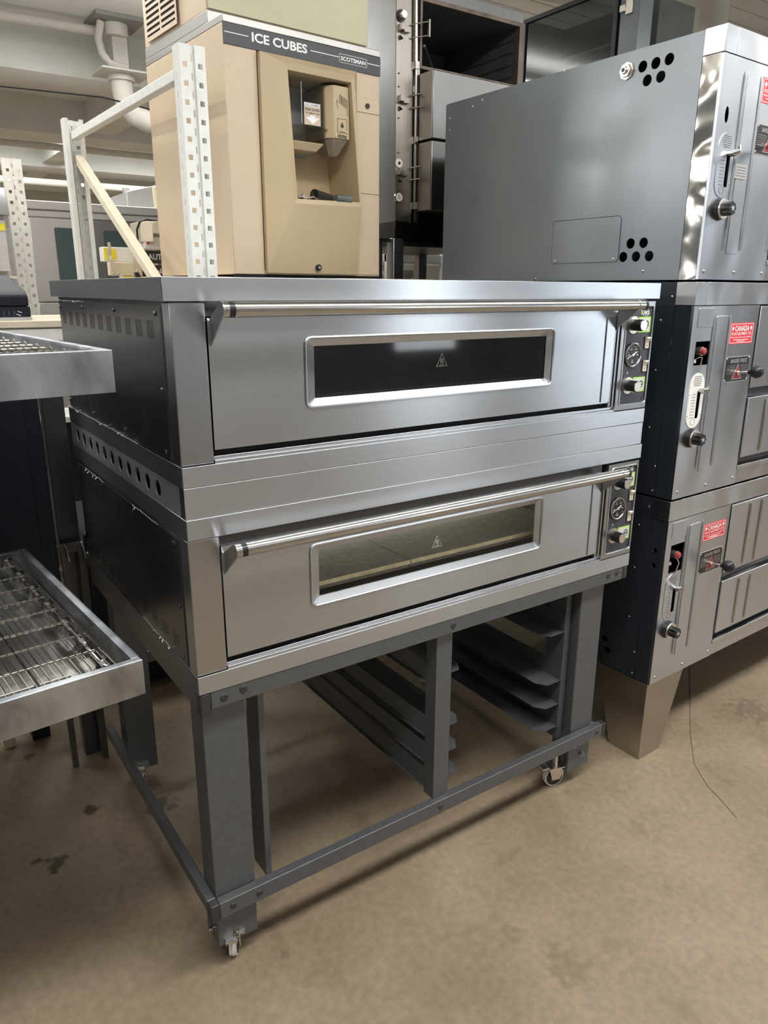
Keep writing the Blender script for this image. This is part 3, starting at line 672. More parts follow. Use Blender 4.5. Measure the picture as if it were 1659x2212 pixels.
        for t, z in ((.10, .55), (.10, .40), (.10, .22), (.065, .10), (.065, .02), (.07, .62)):
            mb = MB(); mb.M = SIDE; mb.sphere((-t, -.001, z), .0038, 0, (1, .5, 1), 10, 6); mb.build('screw', ALU, r)
    # doors of the baking chamber
    zu0, zu1, zl0, zl1 = .330, zt-.003, .095, .298
    mb = MB(); mb.box(.372, L-.02, -.012, .01, zu0, zu1); d1 = mb.build('upper_door', BPDOOR, r, .002)
    mb = MB(); mb.box(.372, L-.02, -.014, .01, zl0, zl1); d2 = mb.build('lower_door', BPDOOR, r, .002)
    for d, (za, zc), y, off in ((d1, (zu0+.01, zu1-.01), -.012, .0), (d2, (zl0+.012, zl1-.012), -.014, .008)):
        for x in (.492, .570, .90, .98, 1.35, 1.43):
            mb = MB(); mb.tube([(x-off, y, za), (x-off, y-.002, za+.008), (x-off, y-.002, zc-.008), (x-off, y, zc)], .0038, 8)
            mb.build('pressed_rib', CHROME, d)
    mb = MB(); mb.box(.372, L-.02, .008, .045, zl1, zu0); mb.box(.372, L-.02, .010, .045, .062, zl0); mb.build('door_gap', BLACK, r)
    mb = MB(); mb.box(.369, L, -.006, .04, .004, .060); mb.box(.369, L, -.010, .0, .052, .066); mb.build('bottom_band', BPCAP, r, .001)
    return r
pizza_deck(1.6135, .6525, 'top deck of the three-deck pizza oven, light grey painted side with round vent holes', 1)
pizza_deck(.9485, .662, 'middle deck of the three-deck pizza oven, dark sides, between top and bottom decks', 2)
b3 = pizza_deck(.2935, .652, 'bottom deck of the three-deck pizza oven, on tapered stainless legs', 3)
for i, (sx, sy) in enumerate(((0, 0), (1, 0), (0, 1), (1, 1))):
    L, D = 1.86, 1.131
    fx = (lambda x: x) if sx == 0 else (lambda x: L-x); fy = (lambda y: y) if sy == 0 else (lambda y: D-y)
    lo = [(fx(-.002), fy(0)), (fx(.118), fy(0)), (fx(.118), fy(.128)), (fx(-.002), fy(.128))]
    hi = [(fx(-.004), fy(-.002)), (fx(.208), fy(-.002)), (fx(.208), fy(.204)), (fx(-.004), fy(.204))]
    mb = MB(); mb.hull([(x, y, -.2935) for x, y in lo], [(x, y, .0015) for x, y in hi]); mb.build('leg', BPLEG, b3, .0015)

# ================================================================== CONVEYOR OVENS (left edge)
TO, TR = (-.133, -.100), .085
def conveyor(z0, z1, label, blab, wires, rise):
    r = thing('conveyor_oven', label, 'oven', (TO[0], TO[1], z0), TR)
    H = z1-z0; Wt = .785; X0 = -.78; t = .0025
    MB().box(-2.0, X0+.005, -.05, Wt+.1, rise[0], rise[1]).build('housing', NAVY, r, .004)
    mb = MB(); mb.box(X0, 0, 0, t, 0, H); mb.box(X0, 0, Wt-t, Wt, 0, H); mb.box(-t, 0, t, Wt-t, 0, H)
    mb.box(X0, 0, t, .016, H-t, H); mb.box(X0, 0, Wt-.016, Wt-t, H-t, H); mb.box(-.016, -t, .016, Wt-.016, H-t, H)
    mb.box(-.016, -.0145, .016, Wt-.016, H-.014, H-t)
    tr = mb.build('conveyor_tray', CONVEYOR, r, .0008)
    MB().box(X0+.01, -t-.001, t+.001, Wt-t-.001, .004, .0055).build('crumb_pan', TRAYIN, tr)
    # drive shaft and sprockets
    sx, sz = -.052, H-.024
    mb = MB(); mb.cyl((sx, .012, sz), (sx, Wt-.02, sz), .0075, 16); mb.build('shaft', CHROME, r)
    for k in range(7):
        mb = MB(); y = .035+k*(Wt-.09)/6
        for dy in (0, .024):
            g = []
            for q in range(24):
                rr = .0185 if q % 4 in (0, 1) else .0155
                g.append((sx+rr*math.cos(q*PI/12), sz+rr*math.sin(q*PI/12)))
            mb.prism_y(g, y+dy, y+dy+.004)
        mb.cyl((sx, y, sz), (sx, y+.028, sz), .0115, 12)
        mb.build('sprocket', CHROME, r)
    mb = MB(); mb.cyl((sx-.11, .012, sz-.012), (sx-.11, Wt-.02, sz-.012), .0035, 8); mb.tube([(sx-.11, .02, sz-.010), (-.3, .12, sz-.012), (-.5, .03, sz-.012), (X0, .13, sz-.012)], .003, 6); mb.tube([(sx-.11, .45, sz-.010), (X0, .58, sz-.012)], .003, 6)
    mb.box(X0, sx-.05, .10, .103, .008, sz-.016); mb.box(X0, sx-.05, .66, .663, .008, sz-.016)
    mb.build('belt_support', CHROME, tr)
    # wire belt: cross strands with cranked links, wrapping round the shaft
    mb = MB(); R = .019
    yy = [.02+i*(Wt-.045)/9 for i in range(10)]
    def strand(px, pz, dx, dz):
        p = []
        for i in range(9):
            a, b = yy[i], yy[i+1]
            s = 1 if i % 2 else -1
            p += [(px+dx*.0, a+.004, pz), (px, b-.004, pz)]
            p += [(px+dx, b-.003, pz+dz), (px+dx, b+.003, pz+dz)] if i < 8 else []
        mb.tube(p, .0007, 4)
    pitch = .0125
    n = int((sx-X0)/pitch)
    for i in range(n): strand(sx-i*pitch, sz+R, -pitch*.75, 0)
    for q in range(4):
        a = PI/2-(q+1)*.62; strand(sx+R*math.cos(a), sz+R*math.sin(a), -.004, .006)
    for i in range(0, n, 2): strand(sx-.01-i*pitch, max(.008, sz-R), -pitch*.75, 0)
    for y in yy:
        mb.tube([(X0, y, sz+R), (sx, y, sz+R)] + [(sx+R*math.cos(a), y, sz+R*math.sin(a)) for a in (.9, .3, -.3, -.9)], .0009, 4)
    mb.build('wire_belt', WIRE, r)
    return r
up_c = conveyor(1.421, 1.490, 'upper conveyor oven at the left edge, tray beside the upper deck oven', '', True, (-.12, .26))
lo_c = conveyor(.861, .931, 'lower conveyor oven at the left edge, wire belt and sprocket shaft in view', '', True, (-.12, .26))
mb = MB(); 
for x in (-1.95, -.88):
    for y in (-.0, .80): mb.cyl((x, y, -.861), (x, y, -.12), .03, 16)
lg = mb.build('legs', STAND, lo_c)

# black cabinet behind the trays
cb = thing('black_cabinet', 'tall black cabinet behind the conveyor trays at the left edge', 'cabinet', (-.103, .80, 0), 0)
MB().box(-1.3, 0, 0, .62, .62, 1.345).build('body', NAVY, cb, .004)
for x in (-1.28, -.08):
    MB().box(x, x+.06, .5, .56, 0, .6195).build('leg', NAVY, cb, .002)
mb = MB(); mb.box(-1.2, -.72, -.012, .0, .66, 1.30); mb.box(-.66, -.04, -.004, .0, .66, 1.30); mb.build('door', NAVY, cb, .003)
# finned steel bar low between the cabinet and the ovens
mb = MB(); mb.box(-.098, .02, 1.05, 1.075, .775, .800)
for i in range(2, 5): mb.hull([(-.19+i*.05, 1.00, .762), (-.187+i*.05, 1.00, .762), (-.187+i*.05, 1.05, .765), (-.19+i*.05, 1.05, .765)], [(-.19+i*.05, 1.02, .79), (-.187+i*.05, 1.02, .79), (-.187+i*.05, 1.05, .805), (-.19+i*.05, 1.05, .805)])
mb.box(-.098, -.08, 1.05, 1.075, 0, .775); mb.box(0, .02, 1.05, 1.075, 0, .775)
tag(mb.build('finned_bar', mottled('dark_bar_metal', (.12, .115, .10), .4, 20, .2, metallic=.6), None), 'small finned steel bar low behind the lower deck oven, beside the black cabinet', 'bar')
mb = MB(); mb.box(-.045, .02, 1.10, 1.15, 0, 1.40); tag(mb.build('steel_post', STEELSIDE, None, .002), 'dark steel post seen between the black cabinet and the deck ovens', 'post')
mb = MB(); mb.box(-.3, .06, 1.30, 1.34, .60, .63); mb.box(-.28, -.24, 1.30, 1.34, 0, .60); mb.box(.02, .06, 1.30, 1.34, 0, .60); tag(mb.build('floor_rail', RACKC, None, .002), 'low cream rail standing on the floor behind the lower deck oven', 'rail')

# ================================================================== ICE DISPENSER with machine on top
IO, IR = (.618, 1.115), .059
ice = thing('ice_dispenser', 'beige ice cube dispenser with moulded alcove and dark ICE CUBES strip', 'ice dispenser', (IO[0], IO[1], 1.630), IR)
W, D, HH = .620, .640, .776
mb = MB(); mb.box(0, .118, 0, D, .004, HH-.02); mb.box(.118, .505, .20, D, .004, HH-.02); mb.box(.505, W, .0, D, .004, HH-.02); mb.box(.118, .505, 0, .20, HH-.08, HH-.02); mb.box(.118, .505, .0, .2, .004, .02)
mb.build('cabinet', BEIGE, ice, .003)
mb = MB(); mb.box(.0, W, -.004, D, HH-.02, HH+.002); mb.build('top_strip', STRIPSTEEL, ice, .002)
mb = MB(); mb.box(0, W, -.004, 0, HH-.080, HH-.021)
z_ = 1.630
for (a, b) in ((.004, .088), (.322, .438), (.562, .616)): mb.box(a, b, -.0046, -.004, 2.3575-z_, 2.360-z_, 1)
mb.text('ICE CUBES', .100, .309, 2.346-z_, 2.3735-z_, -.004, 1, .03)
mb.tube([(x, -.0046, z) for x, z in rrect(.4395, .559, 2.344-z_, 2.3695-z_, .004)], .0009, 4, 1, closed=True)
mb.text('SCOTSMAN', .446, .553, 2.350-z_, 2.3635-z_, -.004, 1, .03)
mb.build('brand_strip', [BROWNSTRIP, WHITE], ice)
# moulded alcove: outer face, sloping rim, deep recess
Zl = lambda z: z-z_
out = [(.119, Zl(1.640)), (.504, Zl(1.640)), (.504, Zl(2.321)), (.119, Zl(2.321))]
rim = [(.212, Zl(1.868)), (.512-.014, Zl(1.874)), (.470, Zl(2.296)), (.186, Zl(2.292))]
inn = [(.228, Zl(1.884)), (.492, Zl(1.890)), (.458, Zl(2.274)), (.203, Zl(2.274))]
mb = MB()
def ring(A, ya, B, yb, m=0):
    for i in range(len(A)):
        j = (i+1) % len(A); mb.face([(A[i][0], ya, A[i][1]), (A[j][0], ya, A[j][1]), (B[j][0], yb, B[j][1]), (B[i][0], yb, B[i][1])], m)
ring(out, .0, out, -.018); 
rimY = -.052
ring(out, -.018, rim, rimY); ring(rim, rimY, inn, rimY+.003)
bk = [(.236, Zl(1.884)), (.486, Zl(1.886)), (.455, Zl(2.27)), (.21, Zl(2.27))]
ring(inn, rimY+.003, bk, .13); mb.face([(x, .13, z) for x, z in bk])
al = mb.build('alcove_moulding', BEIGE2, ice, .004, smooth_angle=50)
# chute housing (right) with printed hand and the clear hopper (left)
mb = MB(); hx0, hx1, hx2 = .372, .396, .470
z0h, z1h = Zl(2.094), Zl(2.262)
mb.hull([(hx0, .12, z0h), (hx0, -.008, z0h), (hx1, -.034, z0h), (hx2-.010, -.034, z0h), (hx2-.003, .12, z0h)], [(hx0, .12, z1h), (hx0, -.008, z1h), (hx1, -.034, z1h), (hx2-.012, -.034, z1h), (hx2-.010, .12, z1h)])
lowp = [(hx0+.004, .11, z0h-.001), (hx0+.002, -.004, z0h-.001), (hx1, -.030, z0h-.001), (hx2-.014, -.030, z0h-.001), (hx2-.007, .11, z0h-.001)]
cxx = .415; tip = [(cxx+(p[0]-cxx)*.35, .02+(p[1]-.02)*.35, z0h-.055) for p in lowp]
mb.hull(tip, lowp, 1)
hb = mb.build('chute_housing', [BEIGE2, mottled('dark_moulding', (.20, .155, .11), .5, 5, .05)], ice, .004)
mb = MB(); fy = -.0348
for k, (a, b) in enumerate(((.418, .424), (.427, .432), (.436, .441), (.445, .450))):
    top = 2.235-.004*k; mb.tube([(a, fy, Zl(top-.03)), (a, fy, Zl(top-.005)), ((a+b)/2, fy, Zl(top)), (b, fy, Zl(top-.005)), (b, fy, Zl(top-.03))], .0008, 4)
mb.tube([(.411, fy, Zl(2.208)), (.407, fy, Zl(2.216)), (.404, fy, Zl(2.208)), (.412, fy, Zl(2.188))], .0007, 4); mb.tube([(.450, fy, Zl(2.205)), (.450, fy, Zl(2.170))], .0006, 4)
mb.tube([(.408, fy, Zl(2.112)), (.408, fy, Zl(2.158)), (.448, fy, Zl(2.158)), (.448, fy, Zl(2.125))], .0007, 4)
mb.prism_y([(.425, Zl(2.146)), (.431, Zl(2.146)), (.431, Zl(2.138)), (.437, Zl(2.138)), (.428, Zl(2.128)), (.419, Zl(2.138)), (.425, Zl(2.138))], fy-.0004, fy)
mb.tube([(.424+.010*math.cos(q*.5), fy, Zl(2.113)+.006*math.sin(q*.5)) for q in range(8)]+[(.43, fy, Zl(2.117)), (.452, fy, Zl(2.113))], .0007, 4)
for q in range(3): mb.tube([(.408, fy, Zl(2.106-q*.0035)), (.430, fy, Zl(2.107-q*.0035)), (.447, fy, Zl(2.105-q*.0035))], .0009, 4)
mb.build('printed_symbols', BLACK, hb)
h0, h1 = .226, .360
mb = MB()
mb.box(h0+.004, h1, .118, .122, Zl(2.05), Zl(2.268)); mb.box(h1-.003, h1, -.006, .118, Zl(2.122), Zl(2.262))
cx2 = MB().box(h0+.004, h1+.01, .112, .128, Zl(2.045), Zl(2.268)).build('back_plate', metal('hopper_back', (.42, .40, .38), .4, metallic=.5), ice)
hp = MB(); hp.plate(rrect(h0+.004, h1, Zl(2.122), Zl(2.258), .004), [], -.020, -.017); hp.box(h1-.003, h1, -.017, .11, Zl(2.122), Zl(2.258)); hp.box(h0+.004, h0+.007, -.017, .11, Zl(2.122), Zl(2.258))
hop = hp.build('hopper', CLEAR, ice)
mb = MB(); mb.box(h0+.004, h1+.012, -.026, -.012, Zl(2.112), Zl(2.122)); mb.box(h0+.006, h1, -.022, .05, Zl(2.075), Zl(2.111)); mb.build('ejector', glassy('smoky_plastic', (.72, .70, .66), .1), hop, .002)
mb = MB(); mb.hull([(h0+.010, .0, Zl(2.046)), (h1-.02, .0, Zl(2.046)), (h1-.02, .1, Zl(2.05)), (h0+.010, .1, Zl(2.05))], [(h0+.004, -.018, Zl(2.074)), (h1+.004, -.018, Zl(2.074)), (h1+.004, .105, Zl(2.074)), (h0+.004, .105, Zl(2.074))]); mb.build('chute_mouth', BEIGE2, hop, .004)
mb = MB(); mb.tube([(h0+.045, -.0205, Zl(2.13)), (h0+.045, -.0205, Zl(2.255))], .0008, 4); mb.build('hopper_seam', WHITE, hop)
mb = MB(); s0, s1, t0, t1 = .281, .346, Zl(2.127), Zl(2.195)
mb.box(s0, s1, -.0214, -.0202, t0, t1); mb.box(s0+.001, s1-.001, -.0218, -.0214, t0+.001, t1-.013, 2)
mb.text('ICE HOPPER', s0+.005, s1-.005, t1-.0095, t1-.0045, -.0214, 1, .01)
mb.tube([(x, -.0216, z) for x, z in rrect(s0+.002, s1-.002, t1-.0125, t1-.002, .003)], .0004, 4, 1, closed=True)
mb.text('PUSH DOWN', s0+.004, s1-.004, t1-.025, t1-.0165, -.0218, 1, .03); mb.text('TO EJECT ICE', s0+.004, s1-.004, t1-.036, t1-.029, -.0218, 1, .02)
xm = (s0+s1)/2; mb.prism_y([(xm-.01, t1-.038), (xm+.01, t1-.038), (xm+.01, t1-.044), (s1-.005, t1-.045), (xm, t0+.003), (s0+.005, t1-.045), (xm-.01, t1-.044)], -.0222, -.0218, 0)
mb.build('instruction_label', [WHITE, PANEL, BEIGE], hop)
mb = MB(); mb.prism_y(circ(h0+.035, Zl(2.155), .030, 24, .040), .108, .111); mb.build('outlet_opening', BLACKHOLE, cx2)
for (z0, z1, nm) in ((2.199, 2.246, 'lock_panel'), (1.928, 2.192, 'front_panel'), (1.640, 1.922, 'front_panel')):
    mb = MB(); mb.box(.5065, .617, -.003, 0, Zl(z0), Zl(z1)); o_ = mb.build(nm, BEIGE, ice, .002)
    if nm == 'lock_panel':
        MB().cyl((.561, -.003, Zl(2.222)), (.561, -.008, Zl(2.222)), .0085, 20).build('lock', BLACK, o_)
mb = MB(); mb.cyl((.323, -.018, Zl(1.661)), (.323, -.030, Zl(1.661)), .011, 20); mb.cyl((.323, -.030, Zl(1.661)), (.323, -.033, Zl(1.661)), .005, 12, 1); mb.build('key_lock', [BLACK, ALU], ice)
mb = MB(); mb.box(.0, W, -.001, .01, -.004, .004); mb.build('base_gap', BLACKHOLE, ice)
# rags and cups left in the alcove
mb = MB(); mb.M = Matrix.Translation((IO[0], IO[1], 1.630)) @ rotz(IR)
M0 = mb.M.copy()
mb = MB(); mb.M = M0; mb.cyl((.315, -.02, Zl(1.9065)), (.42, .03, Zl(1.9035)), .018, 16, 0, .014); mb.cyl((.3149, -.02, Zl(1.9065)), (.3155, -.0198, Zl(1.9065)), .0175, 16, 1)
tag(mb.build('dark_cup', [mottled('dark_green_plastic', (.03, .035, .035), .25, 20, .3), BLACKHOLE], None), 'crumpled dark plastic cup lying in the alcove of the ice dispenser', 'cup')
mb = MB(); mb.M = M0; mb.cyl((.39, -.045, Zl(1.8975)), (.455, -.040, Zl(1.8975)), .012, 16, 0, .015); tag(mb.build('grey_cup', mottled('grey_green_plastic', (.12, .14, .13), .35, 20, .3), None), 'grey green cylinder lying rightmost in the dispenser alcove', 'cup')
mb = MB(); mb.M = M0; random.seed(11)
g = [[(.236+i*.010, -.045+j*.014, Zl(1.888)+random.uniform(0, .022)*(1-abs(i-4)/6)) for j in range(5)] for i in range(9)]
for i in range(8):
    for j in range(4): mb.face([g[i][j], g[i+1][j], g[i+1][j+1], g[i][j+1]])
bmesh.ops.remove_doubles(mb.bm, verts=mb.bm.verts, dist=1e-5)
ro = mb.build('crumpled_rag', mottled('rag_cloth', (.45, .38, .33), .8, 60, .35), None); tag(ro, 'crumpled spotted rag at the left of the dispenser alcove', 'rag'); sm = ro.modifiers.new('solid', 'SOLIDIFY'); sm.thickness = .002

cu = thing('ice_machine', 'beige ice machine head with side grille sitting on the ice dispenser', 'ice machine', (IO[0], IO[1], 2.409), IR)
mb = MB(); mb.box(.004, .64, .110, D, .036, .55); mb.build('cabinet', BEIGE, cu, .003)
mb = MB(); mb.box(.002, .642, .106, D, 0, .036); mb.build('base_strip', STRIPSTEEL, cu, .002)
mb = MB(); mb.box(.006, .645, .104, .109, .040, .55); mb.build('front_cover', PALE, cu, .002)
mb = MB(); mb.M = SIDE; g0, g1, k0, k1 = .322, .600, .045, .48
mb.plate(rect(-g1, -g0, k0, k1), [rect(-g1+.012, -.468, k0+.015, k1-.015), rect(-.455, -g0-.012, k0+.015, k1-.015)], -.006, -.0041)
for (a, b) in ((-g1+.012, -.468), (-.455, -g0-.012)):
    for i in range(21):
        z = k0+.022+i*.0195; mb.hull([(a, -.006, z), (b, -.006, z), (b, -.0042, z+.003), (a, -.0042, z+.003)], [(a, -.006, z+.010), (b, -.006, z+.010), (b, -.0042, z+.011), (a, -.0042, z+.011)])
gr = mb.build('side_grille', BEIGE, cu)
mb = MB(); mb.M = SIDE; mb.box(-g1+.01, -g0-.01, -.0041, -.0035, k0+.01, k1-.01); mb.build('grille_backing', BLACKHOLE, cu)

# rack shelf that carries the dispenser, and the rack frames
def perf(mb, x0, x1, z0, z1, y0, y1, hx0, hx1, hz):
    mb.box(x0, hx0, y0, y1, z0, z1); mb.box(hx1, x1, y0, y1, z0, z1); z = z0
    for a, b in sorted(hz):
        if a > z: mb.box(hx0, hx1, y0, y1, z, a)
        z = b
    if z < z1: mb.box(hx0, hx1, y0, y1, z, z1)
def upright(xc, yc, z1, cell, turn=0, two=True, z0=0, pitch=.0508, w=.08, mat=RACK):
    """perforated post: two front ribs with square holes, slotted flanges"""
    T0 = Matrix.Translation((xc, yc, 0)) @ rotz(turn)
    mb = MB(); mb.M = T0
    n = int((z1-z0-.04)/pitch)
    for (a, b) in ((-w/2, -.008), (.008, w/2)):
        perf(mb, a, b, z0, z1, 0, .003, (a+b)/2-.007, (a+b)/2+.007, [(z1-.055-i*pitch-.0075, z1-.055-i*pitch+.0075) for i in range(n)])
    perf(mb, -.008, .008, z0, z1, .010, .013, -.002, .002, [(z1-.03-i*pitch-.012, z1-.03-i*pitch+.008) for i in range(n)])
    mb.box(-.0085, -.0068, .003, .0125, z0, z1); mb.box(.0068, .0085, .003, .0125, z0, z1)
    sh = T0
    for sx in (-1, 1):
        mb.M = sh @ Matrix.Translation((sx*w/2, 0, 0)) @ SIDE
        perf(mb, -.052, -.001, z0, z1, -.0015, .0015, -.030, -.025, [(z1-.08-i*pitch-.010, z1-.08-i*pitch+.008) for i in range(n)])
    mb.M = sh
    mb.box(-w/2, -w/2+.018, .051, .054, z0, z1); mb.box(w/2-.018, w/2, .051, .054, z0, z1)
    return mb
rk = thing('pallet_rack', 'white perforated pallet rack end frame with cream diagonal brace, beside the ice dispenser', 'rack', (0, 0, 0))
upright(.484, 1.04, 2.283, 1).build('upright', RACK, rk)
upright(.440, 2.40, 2.290, 1, PI).build('upright', RACK, rk)
mb = MB(); mb.hull([(.440, 1.09, 2.190), (.470, 1.09, 2.190), (.455, 2.36, 2.205), (.425, 2.36, 2.205)], [(.440, 1.09, 2.222), (.470, 1.09, 2.222), (.455, 2.36, 2.237), (.425, 2.36, 2.237)]); mb.build('top_strut', RACK, rk, .003)
mb = MB(); mb.hull([(.445, 1.30, 1.50), (.480, 1.30, 1.50), (.470, 2.38, 2.120), (.435, 2.38, 2.120)], [(.445, 1.30, 1.54), (.480, 1.30, 1.54), (.470, 2.38, 2.160), (.435, 2.38, 2.160)]); mb.build('diagonal_brace', RACKC, rk, .003)
mb = MB(); mb.hull([(.445, 1.28, 1.50), (.480, 1.28, 1.50), (.470, 2.38, .88), (.435, 2.38, .88)], [(.445, 1.28, 1.54), (.480, 1.28, 1.54), (.470, 2.38, .92), (.435, 2.38, .92)]); mb.build('diagonal_brace', RACKC, rk, .003)
sh = thing('rack_shelf', 'rack shelf carrying the ice dispenser behind the deck ovens', 'shelf', (0, 0, 0))
mb = MB(); mb.box(.50, 1.5, 1.14, 2.0, 1.590, 1.6255); mb.build('shelf_board', RACKC, sh)
mb = MB(); mb.box(.53, 1.5, 1.10, 1.14, 1.53, 1.612); mb.box(.50, 1.5, 2.0, 2.04, 1.53, 1.612); mb.build('beam', RACK, sh, .003)
for (x, y) in ((1.44, 1.17), (1.44, 1.96), (.53, 1.96)): MB().box(x, x+.05, y-.03, y+.03, 0, 1.589).build('post', RACK, sh, .002)
rk2 = tag(upright(.30, 3.08, 2.212, 1, w=.085).build('rack_upright', mottled('rack_white', (.88, .87, .80), .45, 30, .04), None), 'white perforated rack upright at the far left in front of the steel cabinet', 'rack post')

# ================================================================== BACKGROUND LEFT
bc = thing('steel_cabinet', 'wide stainless cabinet with two dark windows behind the rack frame', 'cabinet', (0, 4.2, 0))
mb = MB(); mb.box(.53, 1.62, .02, .9, 0, 2.0); mb.build('body', GREYST, bc, .004)
mb = MB(); mb.box(.53, 1.55, -.03, .9, 2.075, 2.13); mb.box(.53, 1.55, -.015, .02, 2.03, 2.075); mb.build('top_rail', GREYST, bc, .006)
mb = MB(); mb.box(.548, .935, -.01, .02, 1.50, 2.028); d_ = mb.build('left_door', GREYST, bc, .004)
MB().prism_y(rrect(.695, .86, 1.63, 2.000-.03, .008), -.016, -.010).build('window', WINDOWG, d_)
mb = MB(); mb.box(.945, 1.55, -.01, .02, 1.50, 2.028); d_ = mb.build('right_door', metal('dark_grey_steel', (.30, .29, .29), .35, brush=(3, 3, 90)), bc, .004)  # right door in a darker grey steel than the left
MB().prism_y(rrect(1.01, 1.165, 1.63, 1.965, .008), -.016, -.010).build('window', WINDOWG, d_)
mb = MB(); mb.box(1.175, 1.187, -.02, -.010, 1.63, 1.965); mb.build('door_edge', ALU, d_)
mb = MB(); mb.box(.548, 1.6, -.0, .02, 1.40, 1.49); mb.box(.548, 1.6, -.03, .02, 1.33, 1.395, 1); mb.build('lower_panel', [GREYST, PAPER], bc, .004)
mb = MB(); mb.prism_y([(1.27, 2.14), (1.6, 2.14), (1.6, 2.325), (1.52, 2.32), (1.30, 2.262), (1.27, 2.25)], 4.45, 4.9); mb.box(1.46, 1.52, 4.444, 4.45, 2.16, 2.30, 1); mb.box(1.30, 1.34, 4.6, 4.65, 2.262, 2.30)
tag(mb.build('steel_hood', [GREYST, mottled('masking_tape', (.8, .74, .5), .6, 10, .05)], None, .004), 'light steel box with a strip of cream tape on top of the wide cabinet', 'appliance')
# far left appliance
fl = thing('steel_appliance', 'tall steel appliance with red and yellow stickers at the far left edge', 'appliance', (0, 2.55, 0))
mb = MB(); mb.box(-.7, .165, .1, .8, .0, 2.06); mb.build('body', GREYST, fl, .004)
mb = MB(); mb.box(-.7, .15, .02, .1, 1.66, 1.88); mb.build('front_panel', GREYST, fl, .003)
mb = MB(); mb.prism_x([(0, 1.90), (.09, 1.90), (.09, 2.02), (.05, 2.02), (.02, 1.96)], -.7, .172); mb.build('hood_lip', STEELV, fl, .002)
MB().box(.04, .148, .016, .02, 1.835, 1.865).build('yellow_sticker', YELLOW, fl); MB().box(.04, .142, .046, .052, 1.958, 1.980).build('red_sticker', RED, fl)
mb = MB(); mb.box(-.7, .17, .0, .1, 1.628, 1.638); mb.build('shelf_edge', RACKC, fl)
for z in (1.70, 1.75, 1.80, 1.85): MB().cyl((.156, .1, z), (.156, .09, z), .006, 10).build('rivet', BLACK, fl)
# table with black appliance
tb = thing('pale_bench', 'pale bench top with beige edge behind the upper conveyor tray', 'bench', (0, 1.62, 0))
mb = MB(); mb.box(-1.3, .34, .0, .62, 1.40, 1.448); mb.build('apron', PAPER, tb, .003)
mb = MB(); mb.box(-1.3, .34, -.01, .62, 1.4485, 1.474); mb.build('worktop', RACKC, tb, .003)
for x in (-1.2, -.5): MB().box(x, x+.05, .50, .55, 0, 1.3995).build('leg', RACKC, tb)
bx_ = thing('black_appliance', 'black sloping countertop appliance on the pale bench, behind the upper conveyor tray', 'appliance', (0, 1.65, 1.4745))
mb = MB(); mb.prism_x([(0, .048), (0, .085), (.03, .10), (.35, .16), (.35, .048)], -.6, .050); mb.build('lid', NAVY, bx_, .006)
mb = MB(); mb.box(-.6, .052, .0, .36, .012, .047)
for q in range(7): mb.box(-.105+q*.017, -.103+q*.017, -.001, 0, .018, .032, 1)
mb.hull([(.005, -.001, .020), (.018, -.001, .015), (.018, 0, .015), (.005, 0, .020)], [(.005, -.001, .0225), (.018, -.001, .0175), (.018, 0, .0175), (.005, 0, .0225)], 2); mb.hull([(.010, -.001, .030), (.023, -.001, .025), (.023, 0, .025), (.010, 0, .030)], [(.010, -.001, .0325), (.023, -.001, .0275), (.023, 0, .0275), (.010, 0, .0325)], 2)
mb.build('base', [NAVY, BPGREY, WHITE], bx_, 0)
mb = MB(); mb.box(-.6, .055, -.003, .36, 0, .011); mb.build('foot_strip', GREYST, bx_)

lb = thing('low_dark_box', 'low dark box with white top edge before the far left rack upright', 'box', (0, 2.68, 0))
MB().box(.17, .42, 0, .32, 0, .925).build('body', NAVY, lb, .003); MB().box(.17, .42, -.01, .32, .9255, .955).build('top_edge', PAPER, lb, .002)
for nm_, lab_, x0_, x1_, y0_, y1_, zt_ in (('dark_filler_box', 'dark box added to darken the space behind the left end of the wheeled oven stand', .10, .50, 1.45, 1.95, .70), ('dark_cupboard', 'navy cupboard standing behind the right end of the wheeled oven stand', .98, 1.40, 1.3, 1.95, 1.2)):
    t_ = thing(nm_, lab_, 'cupboard', (0, 0, 0)); MB().box(x0_, x1_, y0_, y1_, .06, zt_).build('body', NAVY, t_, .004); MB().box(x0_+.03, x1_-.03, y0_+.04, y1_-.04, 0, .0595).build('plinth', BLACK, t_); MB().box(x0_+.01, x1_-.01, y0_-.012, y0_-.0005, .09, zt_-.03).build('door', NAVY, t_, .003)  # left box is added only to keep the space behind the stand dark
# latched boxes seen behind the brace
def latched(x0, x1, z0, z1, y, mat, label, nm, latches):
    r = thing('dough_equipment', label, 'appliance', (0, y, 0))
    MB().box(x0, x1, 0, .06, z0, z1).build('panel', mat, r, .003)
    nm0, nm1, txt = nm
    mb = MB(); mb.box(nm0, nm1, -.006, .06, z0-.002, z1-.010); mb.text(txt, nm0+.02, nm1-.004, z0+.012, z1-.024, -.006, 1, .02); mb.build('name_plate', [STICKBLK, GREYS], r)
    for (lx, lz) in latches:
        mb = MB(); mb.box(lx, lx+.012, -.018, -.010, lz, lz+.055); mb.box(lx+.002, lx+.012, -.012, 0, lz-.022, lz+.002); mb.tube([(lx+.002, -.010, lz-.018), (lx+.010, -.014, lz-.004)], .002, 6); mb.build('latch', ALU, r, .001)
    return r
q1 = latched(.472, .648, 1.700, 1.762, 2.2, PAPER, 'white latched box front with yellow labels, upper of the two behind the diagonal brace', (.649, .76, 'AUTO'), ((.492, 1.725), (.600, 1.725)))
MB().box(.476, .490, -.002, 0, 1.705, 1.757).build('yellow_label', YELLOW, q1); MB().box(.506, .530, -.002, 0, 1.708, 1.752).build('yellow_label', YELLOW, q1)
